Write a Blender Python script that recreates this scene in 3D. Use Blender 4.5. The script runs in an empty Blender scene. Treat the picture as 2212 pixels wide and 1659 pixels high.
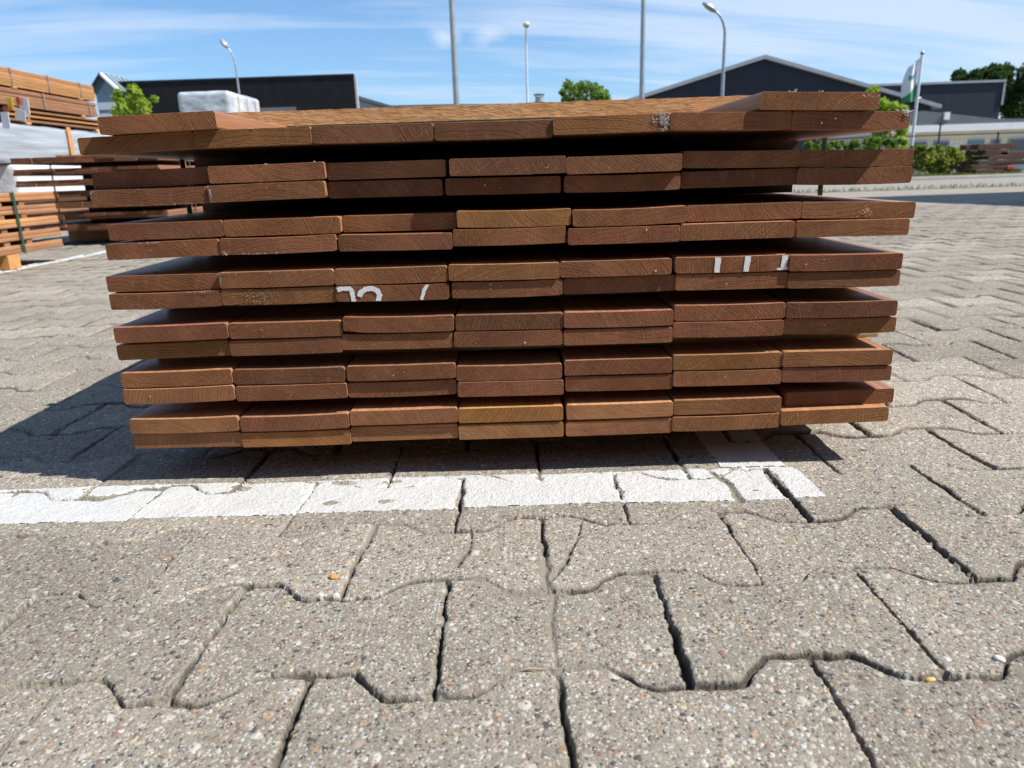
import bpy, bmesh, math, random
import numpy as np
from mathutils import Vector, Matrix
R = math.radians
random.seed(7)
rng = np.random.default_rng(11)
SC = bpy.context.scene
COL = SC.collection

# ------------------------------------------------------------------ camera
PITCH, ROLL, FPX, PW, PH = R(16.2), R(-1.9), 1565.0, 2212.0, 1659.0
CAM_Z = 0.40
cp, sp, cr, sr = math.cos(PITCH), math.sin(PITCH), math.cos(ROLL), math.sin(ROLL)
M3 = np.array([[cr, -sr, 0], [sr, cr, 0], [0, 0, 1]]) @ np.array([[1, 0, 0], [0, -sp, -cp], [0, cp, -sp]])
cam_d = bpy.data.cameras.new('camera')
cam = bpy.data.objects.new('camera', cam_d); COL.objects.link(cam)
cam_d.sensor_width = 36.0
cam_d.lens = FPX / PW * 36.0
cam_d.clip_start = 0.02
cam_d.clip_end = 3000
cam_d.dof.use_dof = True
cam_d.dof.focus_distance = 0.86
cam_d.dof.aperture_fstop = 10.5
cam.matrix_world = Matrix(((M3[0, 0], -M3[1, 0], -M3[2, 0], 0), (M3[0, 1], -M3[1, 1], -M3[2, 1], 0),
                           (M3[0, 2], -M3[1, 2], -M3[2, 2], CAM_Z), (0, 0, 0, 1)))
SC.camera = cam

def at(x, y, Y):
    """world point at depth Y that the photograph shows at (x, y) of a 2212-wide view"""
    r = np.array([(x - PW / 2) / FPX, (y - PH / 2) / FPX, 1.0]) @ M3
    p = r * (Y / r[1])
    return Vector((p[0], p[1], p[2] + CAM_Z))

# ------------------------------------------------------------------ light
SUN = Vector((0.78, -0.17, 1.0)).normalized()
SC.view_settings.view_transform = 'Standard'
SC.view_settings.look = 'None'
SC.view_settings.gamma = 1.0
SC.view_settings.use_curve_mapping = False
SC.view_settings.exposure = 0.66
sd = bpy.data.lights.new('sun', 'SUN'); sd.energy = 4.9; sd.angle = R(0.5); sd.color = (1.0, 0.955, 0.88)
so = bpy.data.objects.new('sun', sd); COL.objects.link(so)
so.rotation_euler = SUN.to_track_quat('Z', 'Y').to_euler(); so.location = (4, -2, 8)

class NT:
    """small wrapper to write node trees shortly"""
    def __init__(s, tree):
        s.t = tree; s.n = tree.nodes; s.l = tree.links
    def node(s, typ, **kw):
        n = s.n.new(typ)
        for k, v in kw.items():
            if k.startswith('i_'):
                key = k[2:]
                n.inputs[int(key) if key.isdigit() else key.replace('_', ' ')].default_value = v
            else: setattr(n, k, v)
        return n
    def link(s, a, b): s.l.new(a, b)
    def _set(s, n, i, v):
        if hasattr(v, 'is_output'): s.l.new(v, n.inputs[i])
        else: n.inputs[i].default_value = v
    def math(s, op, a, b=0.0, c=None, clamp=False):
        n = s.n.new('ShaderNodeMath'); n.operation = op; n.use_clamp = clamp
        s._set(n, 0, a); s._set(n, 1, b)
        if c is not None: s._set(n, 2, c)
        return n.outputs[0]
    def vmul(s, v, k):
        n = s.n.new('ShaderNodeVectorMath'); n.operation = 'MULTIPLY'
        s._set(n, 0, v); s._set(n, 1, k); return n.outputs[0]
    def vadd(s, v, k):
        n = s.n.new('ShaderNodeVectorMath'); n.operation = 'ADD'
        s._set(n, 0, v); s._set(n, 1, k); return n.outputs[0]
    def noise(s, vec, scale, detail=2.0, rough=0.5, dist=0.0):
        n = s.n.new('ShaderNodeTexNoise')
        if vec is not None: s.l.new(vec, n.inputs['Vector'])
        s._set(n, 'Scale', scale)
        n.inputs['Detail'].default_value = detail; n.inputs['Roughness'].default_value = rough
        n.inputs['Distortion'].default_value = dist
        return n
    def ramp(s, fac, stops, interp='LINEAR'):
        n = s.n.new('ShaderNodeValToRGB'); n.color_ramp.interpolation = interp
        e = n.color_ramp.elements
        while len(e) < len(stops): e.new(0.5)
        for el, (p, c) in zip(e, stops):
            el.position = p; el.color = (c, c, c, 1) if isinstance(c, (int, float)) else (*c, 1)
        s.l.new(fac, n.inputs[0]); return n.outputs[0]
    def mix(s, fac, a, b, mode='MIX'):
        n = s.n.new('ShaderNodeMix'); n.data_type = 'RGBA'; n.blend_type = mode
        s._set(n, 0, fac)
        for i, v in ((6, a), (7, b)):
            if hasattr(v, 'is_output'): s.l.new(v, n.inputs[i])
            else: n.inputs[i].default_value = (*v, 1) if len(v) == 3 else v
        return n.outputs[2]
    def maprange(s, v, a, b, c=0.0, d=1.0):
        n = s.n.new('ShaderNodeMapRange'); s._set(n, 0, v)
        for i, k in enumerate((a, b, c, d)): n.inputs[i + 1].default_value = k
        return n.outputs[0]

def new_mat(name):
    m = bpy.data.materials.new(name); m.use_nodes = True
    t = NT(m.node_tree); b = m.node_tree.nodes['Principled BSDF']
    return m, t, b

# ------------------------------------------------------------------ sky
W = bpy.data.worlds.new('World'); SC.world = W; W.use_nodes = True
wt = NT(W.node_tree); bg = W.node_tree.nodes['Background']
sky = wt.node('ShaderNodeTexSky', sky_type='NISHITA', sun_disc=False)
sky.sun_elevation = math.asin(SUN.z); sky.sun_rotation = math.atan2(SUN.x, SUN.y)
sky.air_density = 1.0; sky.dust_density = 0.4; sky.ozone_density = 1.6
SKY_K = 0.073
tc = wt.node('ShaderNodeTexCoord')
sep = wt.node('ShaderNodeSeparateXYZ'); wt.link(tc.outputs['Generated'], sep.inputs[0])
den = wt.math('ADD', wt.math('MAXIMUM', sep.outputs[2], 0.0), 0.16)
cu = wt.math('DIVIDE', sep.outputs[0], den); cv = wt.math('DIVIDE', sep.outputs[1], den)
cv2 = wt.math('ADD', cv, wt.math('MULTIPLY', cu, -0.16))
cmb = wt.node('ShaderNodeCombineXYZ')
wt.link(wt.math('MULTIPLY', cu, 0.30), cmb.inputs[0]); wt.link(wt.math('MULTIPLY', cv2, 1.9), cmb.inputs[1])
n1 = wt.noise(cmb.outputs[0], 1.7, 6.0, 0.58, 0.45)
cmb2 = wt.node('ShaderNodeCombineXYZ')
wt.link(wt.math('MULTIPLY', cu, 0.55), cmb2.inputs[0]); wt.link(wt.math('MULTIPLY', cv2, 0.75), cmb2.inputs[1]); cmb2.inputs[2].default_value = 4.3
n2 = wt.noise(cmb2.outputs[0], 0.9, 3.0, 0.5, 0.2)
streak = wt.maprange(wt.math('ADD', n1.outputs[0], wt.math('MULTIPLY', n2.outputs[0], 0.75)), 0.78, 1.02, 0.0, 0.60)
low = wt.maprange(sep.outputs[2], 0.0, 0.34, 0.34, 0.0)
rightk = wt.maprange(sep.outputs[0], 0.10, 0.62, 0.0, 0.20)
cf = wt.math('MINIMUM', wt.math('ADD', streak, wt.math('ADD', low, rightk)), 0.88)
# two small puffs of cloud above the stack
def puff(px, py, rad, amt):
    d = (at(px, py, 100.0) - Vector((0, 0, CAM_Z))).normalized()
    nd = wt.vadd(tc.outputs['Generated'], wt.vmul(wt.noise(tc.outputs['Generated'], 26.0, 4.0).outputs['Color'], (0.03, 0.03, 0.03)))
    dv = wt.vmul(wt.vadd(nd, (-d.x - .015, -d.y - .015, -d.z - .015)), (0.8, 0.8, 1.5))
    ln = wt.node('ShaderNodeVectorMath', operation='LENGTH'); wt.link(dv, ln.inputs[0])
    return wt.maprange(ln.outputs['Value'], rad, 0.0, 0.0, amt)
pf = wt.math('ADD', puff(962, 74, 0.021, 0.75), puff(1062, 76, 0.023, 0.55))
skc = wt.vmul(sky.outputs[0], (0.62, 1.02, 1.36))
colr = wt.mix(cf, skc, (6.0, 7.2, 9.0))
colr = wt.mix(pf, colr, (7.6, 8.2, 9.4))
wt.link(colr, bg.inputs[0]); bg.inputs[1].default_value = SKY_K

# ------------------------------------------------------------------ object helpers
def tag(o, label=None, cat=None, group=None, kind=None):
    if label: o['label'] = label
    if cat: o['category'] = cat
    if group: o['group'] = group
    if kind: o['kind'] = kind
    return o
def empty(name, loc, rz=0.0):
    o = bpy.data.objects.new(name, None); COL.objects.link(o)
    o.location = loc; o.rotation_euler = (0, 0, rz); o.empty_display_size = 0.1
    return o
def mesh_np(name, verts, faces, mats=(), smooth=False, attrs=None, midx=None):
    """verts (n,3) array; faces list or (m,4)/(m,3) array"""
    me = bpy.data.meshes.new(name)
    if isinstance(faces, np.ndarray):
        k = faces.shape[1]; m = len(faces)
        me.vertices.add(len(verts)); me.vertices.foreach_set('co', np.asarray(verts, np.float32).ravel())
        me.loops.add(m * k); me.loops.foreach_set('vertex_index', faces.astype(np.int32).ravel())
        me.polygons.add(m); me.polygons.foreach_set('loop_start', np.arange(0, m * k, k, dtype=np.int32))
        me.update(calc_edges=True)
    else:
        me.from_pydata([tuple(v) for v in verts], [], faces); me.update()
    for mt in mats: me.materials.append(mt)
    if midx is not None: me.polygons.foreach_set('material_index', np.asarray(midx, np.int32))
    if smooth: me.polygons.foreach_set('use_smooth', np.ones(len(me.polygons), bool))
    if attrs:
        for k, v in attrs.items():
            a = me.attributes.new(k, 'FLOAT', 'POINT'); a.data.foreach_set('value', np.asarray(v, np.float32))
    me.update()
    return me
def link(name, me, parent=None, loc=None):
    o = bpy.data.objects.new(name, me); COL.objects.link(o)
    if parent is not None: o.parent = parent
    if loc is not None: o.location = loc
    return o
class MB:
    """collects shapes that become ONE mesh object"""
    def __init__(s): s.v = []; s.f = []; s.m = []
    def poly(s, pts, mi=0):
        b = len(s.v); s.v += [tuple(p) for p in pts]; s.f.append(list(range(b, b + len(pts)))); s.m.append(mi)
    def box(s, x0, y0, z0, x1, y1, z1, mi=0, bevel=0.0, rz=0.0):
        bm = bmesh.new(); bmesh.ops.create_cube(bm, size=1.0)
        for v in bm.verts: v.co = Vector(((v.co.x) * (x1 - x0), (v.co.y) * (y1 - y0), (v.co.z) * (z1 - z0)))
        if bevel > 0: bmesh.ops.bevel(bm, geom=bm.edges[:], offset=bevel, segments=2, profile=0.5, affect='EDGES')
        c = Vector(((x0 + x1) / 2, (y0 + y1) / 2, (z0 + z1) / 2)); rm = Matrix.Rotation(rz, 3, 'Z')
        for v in bm.verts: v.co = rm @ v.co + c
        s.bm(bm, mi)
    def bm(s, bm, mi=0):
        b = len(s.v); bm.verts.index_update()
        s.v += [tuple(v.co) for v in bm.verts]
        for f in bm.faces: s.f.append([b + v.index for v in f.verts]); s.m.append(mi)
        bm.free()
    def tube(s, pts, rad, seg=10, mi=0, cap=True):
        pts = [Vector(p) for p in pts]; n = len(pts); b = len(s.v)
        rads = rad if isinstance(rad, (list, tuple)) else [rad] * n
        up = None
        for i, p in enumerate(pts):
            d = (pts[min(i + 1, n - 1)] - pts[max(i - 1, 0)]).normalized()
            if up is None: up = Vector((1, 0, 0)) if abs(d.x) < 0.9 else Vector((0, 1, 0))
            a = (up - d * up.dot(d)).normalized(); c = d.cross(a); up = a
            for k in range(seg):
                t = 2 * math.pi * k / seg
                s.v.append(tuple(p + (a * math.cos(t) + c * math.sin(t)) * rads[i]))
        for i in range(n - 1):
            for k in range(seg):
                k2 = (k + 1) % seg
                s.f.append([b + i * seg + k, b + i * seg + k2, b + (i + 1) * seg + k2, b + (i + 1) * seg + k]); s.m.append(mi)
        if cap:
            s.f.append([b + k for k in range(seg)][::-1]); s.m.append(mi)
            s.f.append([b + (n - 1) * seg + k for k in range(seg)]); s.m.append(mi)
    def prism(s, outline, d0, d1, mi=0):
        """outline in (x, z), extruded along y from d0 to d1"""
        n = len(outline); b = len(s.v)
        s.v += [(x, d0, z) for x, z in outline] + [(x, d1, z) for x, z in outline]
        s.f.append(list(range(b, b + n))); s.m.append(mi)
        s.f.append(list(range(b + 2 * n - 1, b + n - 1, -1))); s.m.append(mi)
        for i in range(n):
            j = (i + 1) % n; s.f.append([b + j, b + i, b + n + i, b + n + j]); s.m.append(mi)
    def build(s, name, mats, parent=None, smooth=False, origin=None):
        mats = mats if isinstance(mats, (list, tuple)) else [mats]
        o0 = Vector(origin) if origin is not None else Vector((0, 0, 0))
        me = mesh_np(name, [tuple(Vector(v) - o0) for v in s.v], s.f, mats, smooth, midx=s.m)
        bm = bmesh.new(); bm.from_mesh(me); bmesh.ops.recalc_face_normals(bm, faces=bm.faces[:]); bm.to_mesh(me); bm.free()
        if smooth:
            try: me.set_sharp_from_angle(angle=R(40))
            except Exception: pass
        o = link(name, me, parent)
        if origin is not None: o.location = o0
        return o

# value noise in numpy
def _h(ix, iy, seed):
    n = (ix.astype(np.int64) * 374761393 + iy.astype(np.int64) * 668265263 + seed * 1442695041) & 0xffffffff
    n = ((n ^ (n >> 13)) * 1274126177) & 0xffffffff
    n = ((n ^ (n >> 16)) * 2246822519) & 0xffffffff
    return ((n ^ (n >> 15)) & 0xffffff) / float(0xffffff)
def vnoise(x, y, sc, seed=0):
    x = x * sc; y = y * sc
    ix = np.floor(x); iy = np.floor(y); fx = x - ix; fy = y - iy
    fx = fx * fx * (3 - 2 * fx); fy = fy * fy * (3 - 2 * fy)
    a = _h(ix, iy, seed); b = _h(ix + 1, iy, seed); c = _h(ix, iy + 1, seed); d = _h(ix + 1, iy + 1, seed)
    return (a * (1 - fx) + b * fx) * (1 - fy) + (c * (1 - fx) + d * fx) * fy
def fnoise(x, y, sc, seed=0, o=3):
    s = 0; a = 1; t = 0
    for i in range(o): s = s + a * vnoise(x, y, sc * 2 ** i, seed + i * 17); t += a; a *= .5
    return s / t
def sstep(x, a, b):
    t = np.clip((x - a) / (b - a), 0, 1); return t * t * (3 - 2 * t)
# ------------------------------------------------------------------ materials
def wood_end_mat():
    m, t, b = new_mat('end_grain')
    tc = t.node('ShaderNodeTexCoord'); oi = t.node('ShaderNodeObjectInfo')
    sp_ = t.node('ShaderNodeSeparateXYZ'); t.link(tc.outputs['Object'], sp_.inputs[0])
    seed = oi.outputs['Random']
    fr = lambda k: t.math('FRACT', t.math('MULTIPLY', seed, k))
    cx = t.math('MULTIPLY', t.math('SUBTRACT', fr(37.31), 0.5), 0.34)
    sg = t.math('SUBTRACT', t.math('MULTIPLY', t.math('GREATER_THAN', fr(91.7), 0.42), 2.0), 1.0)
    cz = t.math('MULTIPLY', t.math('ADD', t.math('MULTIPLY', fr(53.17), 0.30), 0.03), t.math('MULTIPLY', sg, -1.0))
    off = t.node('ShaderNodeCombineXYZ'); t.link(t.math('MULTIPLY', seed, 37.0), off.inputs[0]); t.link(t.math('MULTIPLY', seed, 71.0), off.inputs[1])
    ov = t.vadd(tc.outputs['Object'], off.outputs[0])
    w1 = t.noise(ov, 28.0, 2.0, 0.5)
    w2 = t.noise(ov, 190.0, 2.0, 0.5)
    dx = t.math('SUBTRACT', sp_.outputs[0], cx); dz = t.math('SUBTRACT', sp_.outputs[2], cz)
    rr = t.math('SQRT', t.math('ADD', t.math('MULTIPLY', dx, dx), t.math('MULTIPLY', dz, dz)))
    rr = t.math('ADD', rr, t.math('ADD', t.math('MULTIPLY', w1.outputs[0], 0.012), t.math('MULTIPLY', w2.outputs[0], 0.0011)))
    ring = t.node('ShaderNodeTexNoise', noise_dimensions='1D'); ring.inputs['Scale'].default_value = 1.0; ring.inputs['Detail'].default_value = 2.0
    t.link(t.math('ADD', t.math('MULTIPLY', rr, 720.0), t.math('MULTIPLY', seed, 90.0)), ring.inputs['W'])
    lines = t.ramp(ring.outputs[0], [(0.36, 0.0), (0.52, 1.0)])
    # rays at right angles to the rings
    ang = t.math('ARCTAN2', dx, dz)
    ray = t.node('ShaderNodeTexNoise', noise_dimensions='2D'); ray.inputs['Scale'].default_value = 1.0; ray.inputs['Detail'].default_value = 1.0
    rc = t.node('ShaderNodeCombineXYZ'); t.link(t.math('MULTIPLY', ang, 42.0), rc.inputs[0]); t.link(t.math('MULTIPLY', rr, 30.0), rc.inputs[1])
    t.link(rc.outputs[0], ray.inputs['Vector'])
    rays = t.ramp(ray.outputs[0], [(0.60, 0.0), (0.74, 1.0)])
    # saw marks, one slant per board
    sa = t.math('MULTIPLY', t.math('SUBTRACT', fr(17.9), 0.5), 2.2)
    swv = t.math('ADD', sp_.outputs[0], t.math('MULTIPLY', sp_.outputs[2], t.math('ADD', sa, 0.6)))
    saw = t.node('ShaderNodeTexNoise', noise_dimensions='1D'); saw.inputs['Scale'].default_value = 1.0; saw.inputs['Detail'].default_value = 1.0
    t.link(t.math('MULTIPLY', swv, 420.0), saw.inputs['W'])
    fine = t.noise(ov, 1500.0, 2.0, 0.6)
    blot = t.noise(ov, 22.0, 3.0, 0.55)
    patch = t.noise(t.vadd(ov, (3.1, 1.7, 0.4)), 9.0, 1.0)
    base = t.mix(t.maprange(blot.outputs[0], 0.32, 0.68), t.vmul(oi.outputs['Color'], (0.80, 0.78, 0.78)), t.vmul(oi.outputs['Color'], (1.14, 1.15, 1.16)))
    base = t.mix(t.maprange(patch.outputs[0], 0.60, 0.72, 0.0, 0.45), base, t.vmul(oi.outputs['Color'], (1.15, 1.24, 1.10)))
    base = t.mix(t.math('MULTIPLY', t.math('SUBTRACT', 1.0, lines), 0.36), base, (0.035, 0.017, 0.010))
    base = t.mix(t.math('MULTIPLY', rays, 0.22), base, (0.34, 0.19, 0.11))
    base = t.mix(t.math('MULTIPLY', t.maprange(fine.outputs[0], 0.3, 0.7, 0.0, 1.0), 0.18), base, (0.06, 0.03, 0.02))
    sp2 = t.noise(ov, 520.0, 1.0, 0.5)
    base = t.mix(t.maprange(sp2.outputs[0], 0.73, 0.77, 0.0, 0.5), base, (0.62, 0.45, 0.32))
    t.link(base, b.inputs['Base Color'])
    b.inputs['Roughness'].default_value = 0.85; b.inputs['Specular IOR Level'].default_value = 0.12
    hgt = t.math('ADD', t.math('MULTIPLY', lines, 0.45), t.math('ADD', t.math('MULTIPLY', fine.outputs[0], 0.55), t.math('MULTIPLY', saw.outputs[0], 0.55)))
    hgt = t.math('ADD', hgt, t.math('MULTIPLY', w2.outputs[0], 0.8))
    bp = t.node('ShaderNodeBump'); bp.inputs['Strength'].default_value = 0.75; bp.inputs['Distance'].default_value = 0.0012
    t.link(hgt, bp.inputs['Height']); t.link(bp.outputs[0], b.inputs['Normal'])
    return m
def wood_side_mat():
    m, t, b = new_mat('planed_wood')
    tc = t.node('ShaderNodeTexCoord'); oi = t.node('ShaderNodeObjectInfo')
    off = t.node('ShaderNodeCombineXYZ'); t.link(t.math('MULTIPLY', oi.outputs['Random'], 37.0), off.inputs[0])
    ov = t.vadd(tc.outputs['Object'], off.outputs[0])
    g1 = t.noise(t.vmul(ov, (1.0, 0.035, 1.0)), 110.0, 3.0, 0.6, 0.15)
    g2 = t.noise(t.vmul(ov, (1.0, 0.05, 1.0)), 22.0, 2.0, 0.5, 0.3)
    pore = t.noise(t.vmul(ov, (1.0, 0.02, 1.0)), 900.0, 1.0, 0.5)
    base = t.mix(t.maprange(g1.outputs[0], 0.3, 0.7), t.vmul(oi.outputs['Color'], (0.88, 0.92, 0.95)), t.vmul(oi.outputs['Color'], (1.45, 1.65, 1.75)))
    base = t.mix(t.maprange(g2.outputs[0], 0.35, 0.7, 0.0, 0.4), base, t.vmul(oi.outputs['Color'], (0.78, 0.66, 0.58)))
    base = t.mix(t.maprange(pore.outputs[0], 0.62, 0.7, 0.0, 0.35), base, (0.09, 0.04, 0.02))
    t.link(base, b.inputs['Base Color'])
    b.inputs['Roughness'].default_value = 0.46; b.inputs['Specular IOR Level'].default_value = 0.5
    bp = t.node('ShaderNodeBump'); bp.inputs['Strength'].default_value = 0.35; bp.inputs['Distance'].default_value = 0.0004
    t.link(t.math('ADD', g1.outputs[0], pore.outputs[0]), bp.inputs['Height']); t.link(bp.outputs[0], b.inputs['Normal'])
    return m
def rough_sawn_mat():
    m, t, b = new_mat('rough_sawn_wood')
    tc = t.node('ShaderNodeTexCoord'); o = tc.outputs['Object']
    a = t.noise(t.vmul(o, (0.22, 1.0, 1.0)), 210.0, 4.0, 0.65, 0.6)
    c = t.noise(t.vmul(o, (0.12, 1.0, 1.0)), 60.0, 2.0, 0.5, 0.3)
    base = t.mix(t.maprange(a.outputs[0], 0.3, 0.7), (0.68, 0.35, 0.15), (0.85, 0.52, 0.26))
    base = t.mix(t.maprange(c.outputs[0], 0.4, 0.75, 0, .5), base, (0.60, 0.31, 0.13))
    t.link(base, b.inputs['Base Color']); b.inputs['Roughness'].default_value = 0.85; b.inputs['Specular IOR Level'].default_value = 0.15
    bp = t.node('ShaderNodeBump'); bp.inputs['Strength'].default_value = 1.0; bp.inputs['Distance'].default_value = 0.0012
    t.link(a.outputs[0], bp.inputs['Height']); t.link(bp.outputs[0], b.inputs['Normal'])
    return m
def simple_mat(name, col, rough=0.6, var=0.12, scale=6.0, metal=0.0, spec=0.4, bump=0.0, bscale=40.0, stretch=(1, 1, 1), coord='Object', trans=0.0):
    m, t, b = new_mat(name)
    tc = t.node('ShaderNodeTexCoord'); v = t.vmul(tc.outputs[coord], stretch)
    n = t.noise(v, scale, 4.0, 0.6)
    lo = tuple(c * (1 - var) for c in col); hi = tuple(min(1, c * (1 + var)) for c in col)
    t.link(t.mix(t.maprange(n.outputs[0], 0.3, 0.7), lo, hi), b.inputs['Base Color'])
    b.inputs['Roughness'].default_value = rough; b.inputs['Metallic'].default_value = metal
    b.inputs['Specular IOR Level'].default_value = spec
    if bump > 0:
        n2 = t.noise(v, bscale, 3.0, 0.6)
        bp = t.node('ShaderNodeBump'); bp.inputs['Strength'].default_value = 0.8; bp.inputs['Distance'].default_value = bump
        t.link(n2.outputs[0], bp.inputs['Height']); t.link(bp.outputs[0], b.inputs['Normal'])
    if trans > 0: b.inputs['Transmission Weight'].default_value = trans
    return m
def leaf_mat(name, c1, c2, scale=1.2):
    m, t, b = new_mat(name)
    tc = t.node('ShaderNodeTexCoord')
    n = t.noise(tc.outputs['Object'], scale, 3.0, 0.6); n2 = t.noise(tc.outputs['Object'], scale * 9, 1.0, 0.5)
    f = t.maprange(t.math('ADD', n.outputs[0], t.math('MULTIPLY', n2.outputs[0], 0.8)), 0.65, 1.15)
    c = t.mix(f, c1, c2)
    out = m.node_tree.nodes['Material Output']
    b.inputs['Roughness'].default_value = 0.55; b.inputs['Specular IOR Level'].default_value = 0.3
    t.link(c, b.inputs['Base Color'])
    tr = t.node('ShaderNodeBsdfTranslucent'); t.link(t.vmul(c, (1.5, 1.6, 0.7)), tr.inputs[0])
    mx = t.node('ShaderNodeMixShader'); mx.inputs[0].default_value = 0.35
    t.link(b.outputs[0], mx.inputs[1]); t.link(tr.outputs[0], mx.inputs[2]); t.link(mx.outputs[0], out.inputs[0])
    return m
def paver_mat():
    m, t, b = new_mat('exposed_aggregate_paver')
    geo = t.node('ShaderNodeNewGeometry'); P = geo.outputs['Position']
    aj = t.node('ShaderNodeAttribute', attribute_name='joint').outputs['Fac']
    asoil_shade = t.node('ShaderNodeAttribute', attribute_name='soil_shade').outputs['Fac']
    at_ = t.node('ShaderNodeAttribute', attribute_name='tone').outputs['Fac']
    flat = t.vmul(P, (1.0, 1.0, 1.0))
    wob = t.noise(flat, 160.0, 2.0, 0.5)
    fw = t.vadd(flat, t.vmul(wob.outputs['Color'], (0.003, 0.003, 0.0)))
    mortar = t.noise(flat, 420.0, 4.0, 0.7)
    big = t.noise(flat, 7.0, 3.0, 0.6)
    mcol = t.mix(t.maprange(mortar.outputs[0], 0.3, 0.72), (0.195, 0.179, 0.148), (0.395, 0.367, 0.310))
    mcol = t.mix(t.maprange(big.outputs[0], 0.35, 0.7, 0.0, 0.5), mcol, t.vmul(mcol, (0.80, 0.78, 0.74)))
    col = mcol; hsum = t.math('MULTIPLY', mortar.outputs[0], 0.35)
    for sc, thr, seedo, hk, dens in ((68.0, 0.37, 0.0, 1.0, 0.30), (165.0, 0.46, 5.0, 0.7, 0.56), (340.0, 0.50, 9.0, 0.4, 0.72)):
        v = t.node('ShaderNodeTexVoronoi', voronoi_dimensions='2D', feature='F1'); v.inputs['Scale'].default_value = sc
        v.inputs['Randomness'].default_value = 1.0
        t.link(t.vadd(fw, (seedo * 0.37, seedo * 0.11, 0.0)), v.inputs['Vector'])
        sc_ = t.node('ShaderNodeSeparateColor'); t.link(v.outputs['Color'], sc_.inputs[0])
        pres = t.math('LESS_THAN', sc_.outputs[0], dens)
        rad = t.math('MULTIPLY', t.math('ADD', t.math('MULTIPLY', sc_.outputs[1], 0.5), 0.55), thr)
        k = t.math('SUBTRACT', 1.0, t.math('DIVIDE', v.outputs['Distance'], rad))
        msk = t.math('MULTIPLY', t.maprange(k, 0.0, 0.18), pres)
        pc = t.ramp(sc_.outputs[2], [(0.0, (0.09, 0.085, 0.085)), (0.10, (0.20, 0.175, 0.15)), (0.24, (0.36, 0.31, 0.25)), (0.40, (0.46, 0.42, 0.36)), (0.56, (0.50, 0.475, 0.43)),
                                     (0.72, (0.36, 0.24, 0.15)), (0.78, (0.26, 0.17, 0.14)), (0.86, (0.44, 0.35, 0.25)), (0.95, (0.58, 0.56, 0.52))], 'CONSTANT')
        pv = t.mix(t.maprange(mortar.outputs[0], 0.3, 0.7, 0.0, 0.35), pc, t.vmul(pc, (0.7, 0.7, 0.7)))
        col = t.mix(t.math('MULTIPLY', msk, 0.95), col, pv)
        dome = t.math('MULTIPLY', t.math('MULTIPLY', t.math('SQRT', t.math('MAXIMUM', k, 0.0)), pres), hk)
        hsum = t.math('MAXIMUM', hsum, dome)
    tone = t.maprange(at_, 0.0, 1.0, 0.74, 0.98)
    cc = t.node('ShaderNodeCombineXYZ'); [t.link(tone, cc.inputs[i]) for i in range(3)]
    col = t.vmul(col, cc.outputs[0])
    stn = t.ramp(t.noise(flat, 2.3, 4.0, 0.6, 0.4).outputs[0], [(0.36, 0.84), (0.56, 1.03)])
    col = t.vmul(col, stn)
    # sand and dirt in the joints; deep ones get their shade painted in
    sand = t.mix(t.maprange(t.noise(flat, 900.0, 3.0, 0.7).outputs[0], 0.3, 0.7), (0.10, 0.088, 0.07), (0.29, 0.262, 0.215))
    sand = t.mix(t.math('MULTIPLY', asoil_shade, 0.92), sand, t.mix(mortar.outputs[0], (0.034, 0.030, 0.024), (0.085, 0.074, 0.060)))
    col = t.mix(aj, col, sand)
    t.link(col, b.inputs['Base Color'])
    b.inputs['Roughness'].default_value = 0.88; b.inputs['Specular IOR Level'].default_value = 0.25
    bp = t.node('ShaderNodeBump'); bp.inputs['Strength'].default_value = 0.95; bp.inputs['Distance'].default_value = 0.0020
    t.link(t.math('ADD', hsum, t.math('MULTIPLY', mortar.outputs[0], 0.4)), bp.inputs['Height']); t.link(bp.outputs[0], b.inputs['Normal'])
    return m
def road_paint_mat():
    m, t, b = new_mat('worn_white_road_paint')
    geo = t.node('ShaderNodeNewGeometry'); P = geo.outputs['Position']
    n = t.noise(P, 330.0, 4.0, 0.65); g = t.noise(P, 25.0, 3.0, 0.6); v = t.noise(P, 130.0, 2.0, 0.6)
    c = t.mix(t.maprange(g.outputs[0], 0.35, 0.75, 0, .8), (0.53, 0.53, 0.525), (0.46, 0.457, 0.448))
    c = t.mix(t.maprange(n.outputs[0], 0.60, 0.72, 0, .7), c, (0.30, 0.29, 0.26))
    t.link(c, b.inputs['Base Color']); b.inputs['Roughness'].default_value = 0.7
    bp = t.node('ShaderNodeBump'); bp.inputs['Strength'].default_value = 0.9; bp.inputs['Distance'].default_value = 0.0030
    t.link(t.math('ADD', n.outputs[0], v.outputs[0]), bp.inputs['Height']); t.link(bp.outputs[0], b.inputs['Normal'])
    return m
MAT = {}
MAT['end'] = wood_end_mat(); MAT['side'] = wood_side_mat(); MAT['sawn'] = rough_sawn_mat()
MAT['paver'] = paver_mat(); MAT['paint'] = road_paint_mat()
MAT['chalk'] = simple_mat('white_marker_paint', (0.82, 0.83, 0.86), 0.7, 0.22, 900.0, bump=0.0004, bscale=1200.0)
MAT['wax'] = simple_mat('pale_sealing_wax', (0.40, 0.37, 0.345), 0.6, 0.35, 300.0)
MAT['dust'] = simple_mat('pale_wood_dust', (0.36, 0.26, 0.17), 0.9, 0.3, 300.0)
MAT['fibre'] = simple_mat('pale_wood_fibre', (0.72, 0.55, 0.40), 0.8, 0.2, 60.0)
MAT['strap'] = simple_mat('green_plastic_strap', (0.015, 0.075, 0.055), 0.35, 0.2, 20.0, spec=0.5)
MAT['gstrap'] = simple_mat('grey_plastic_strap', (0.20, 0.20, 0.20), 0.4, 0.2, 20.0)
MAT['batten'] = simple_mat('pale_batten_wood', (0.50, 0.36, 0.21), 0.75, 0.2, 30.0, bump=0.001, bscale=120.0, stretch=(.2, 1, 1))
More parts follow.
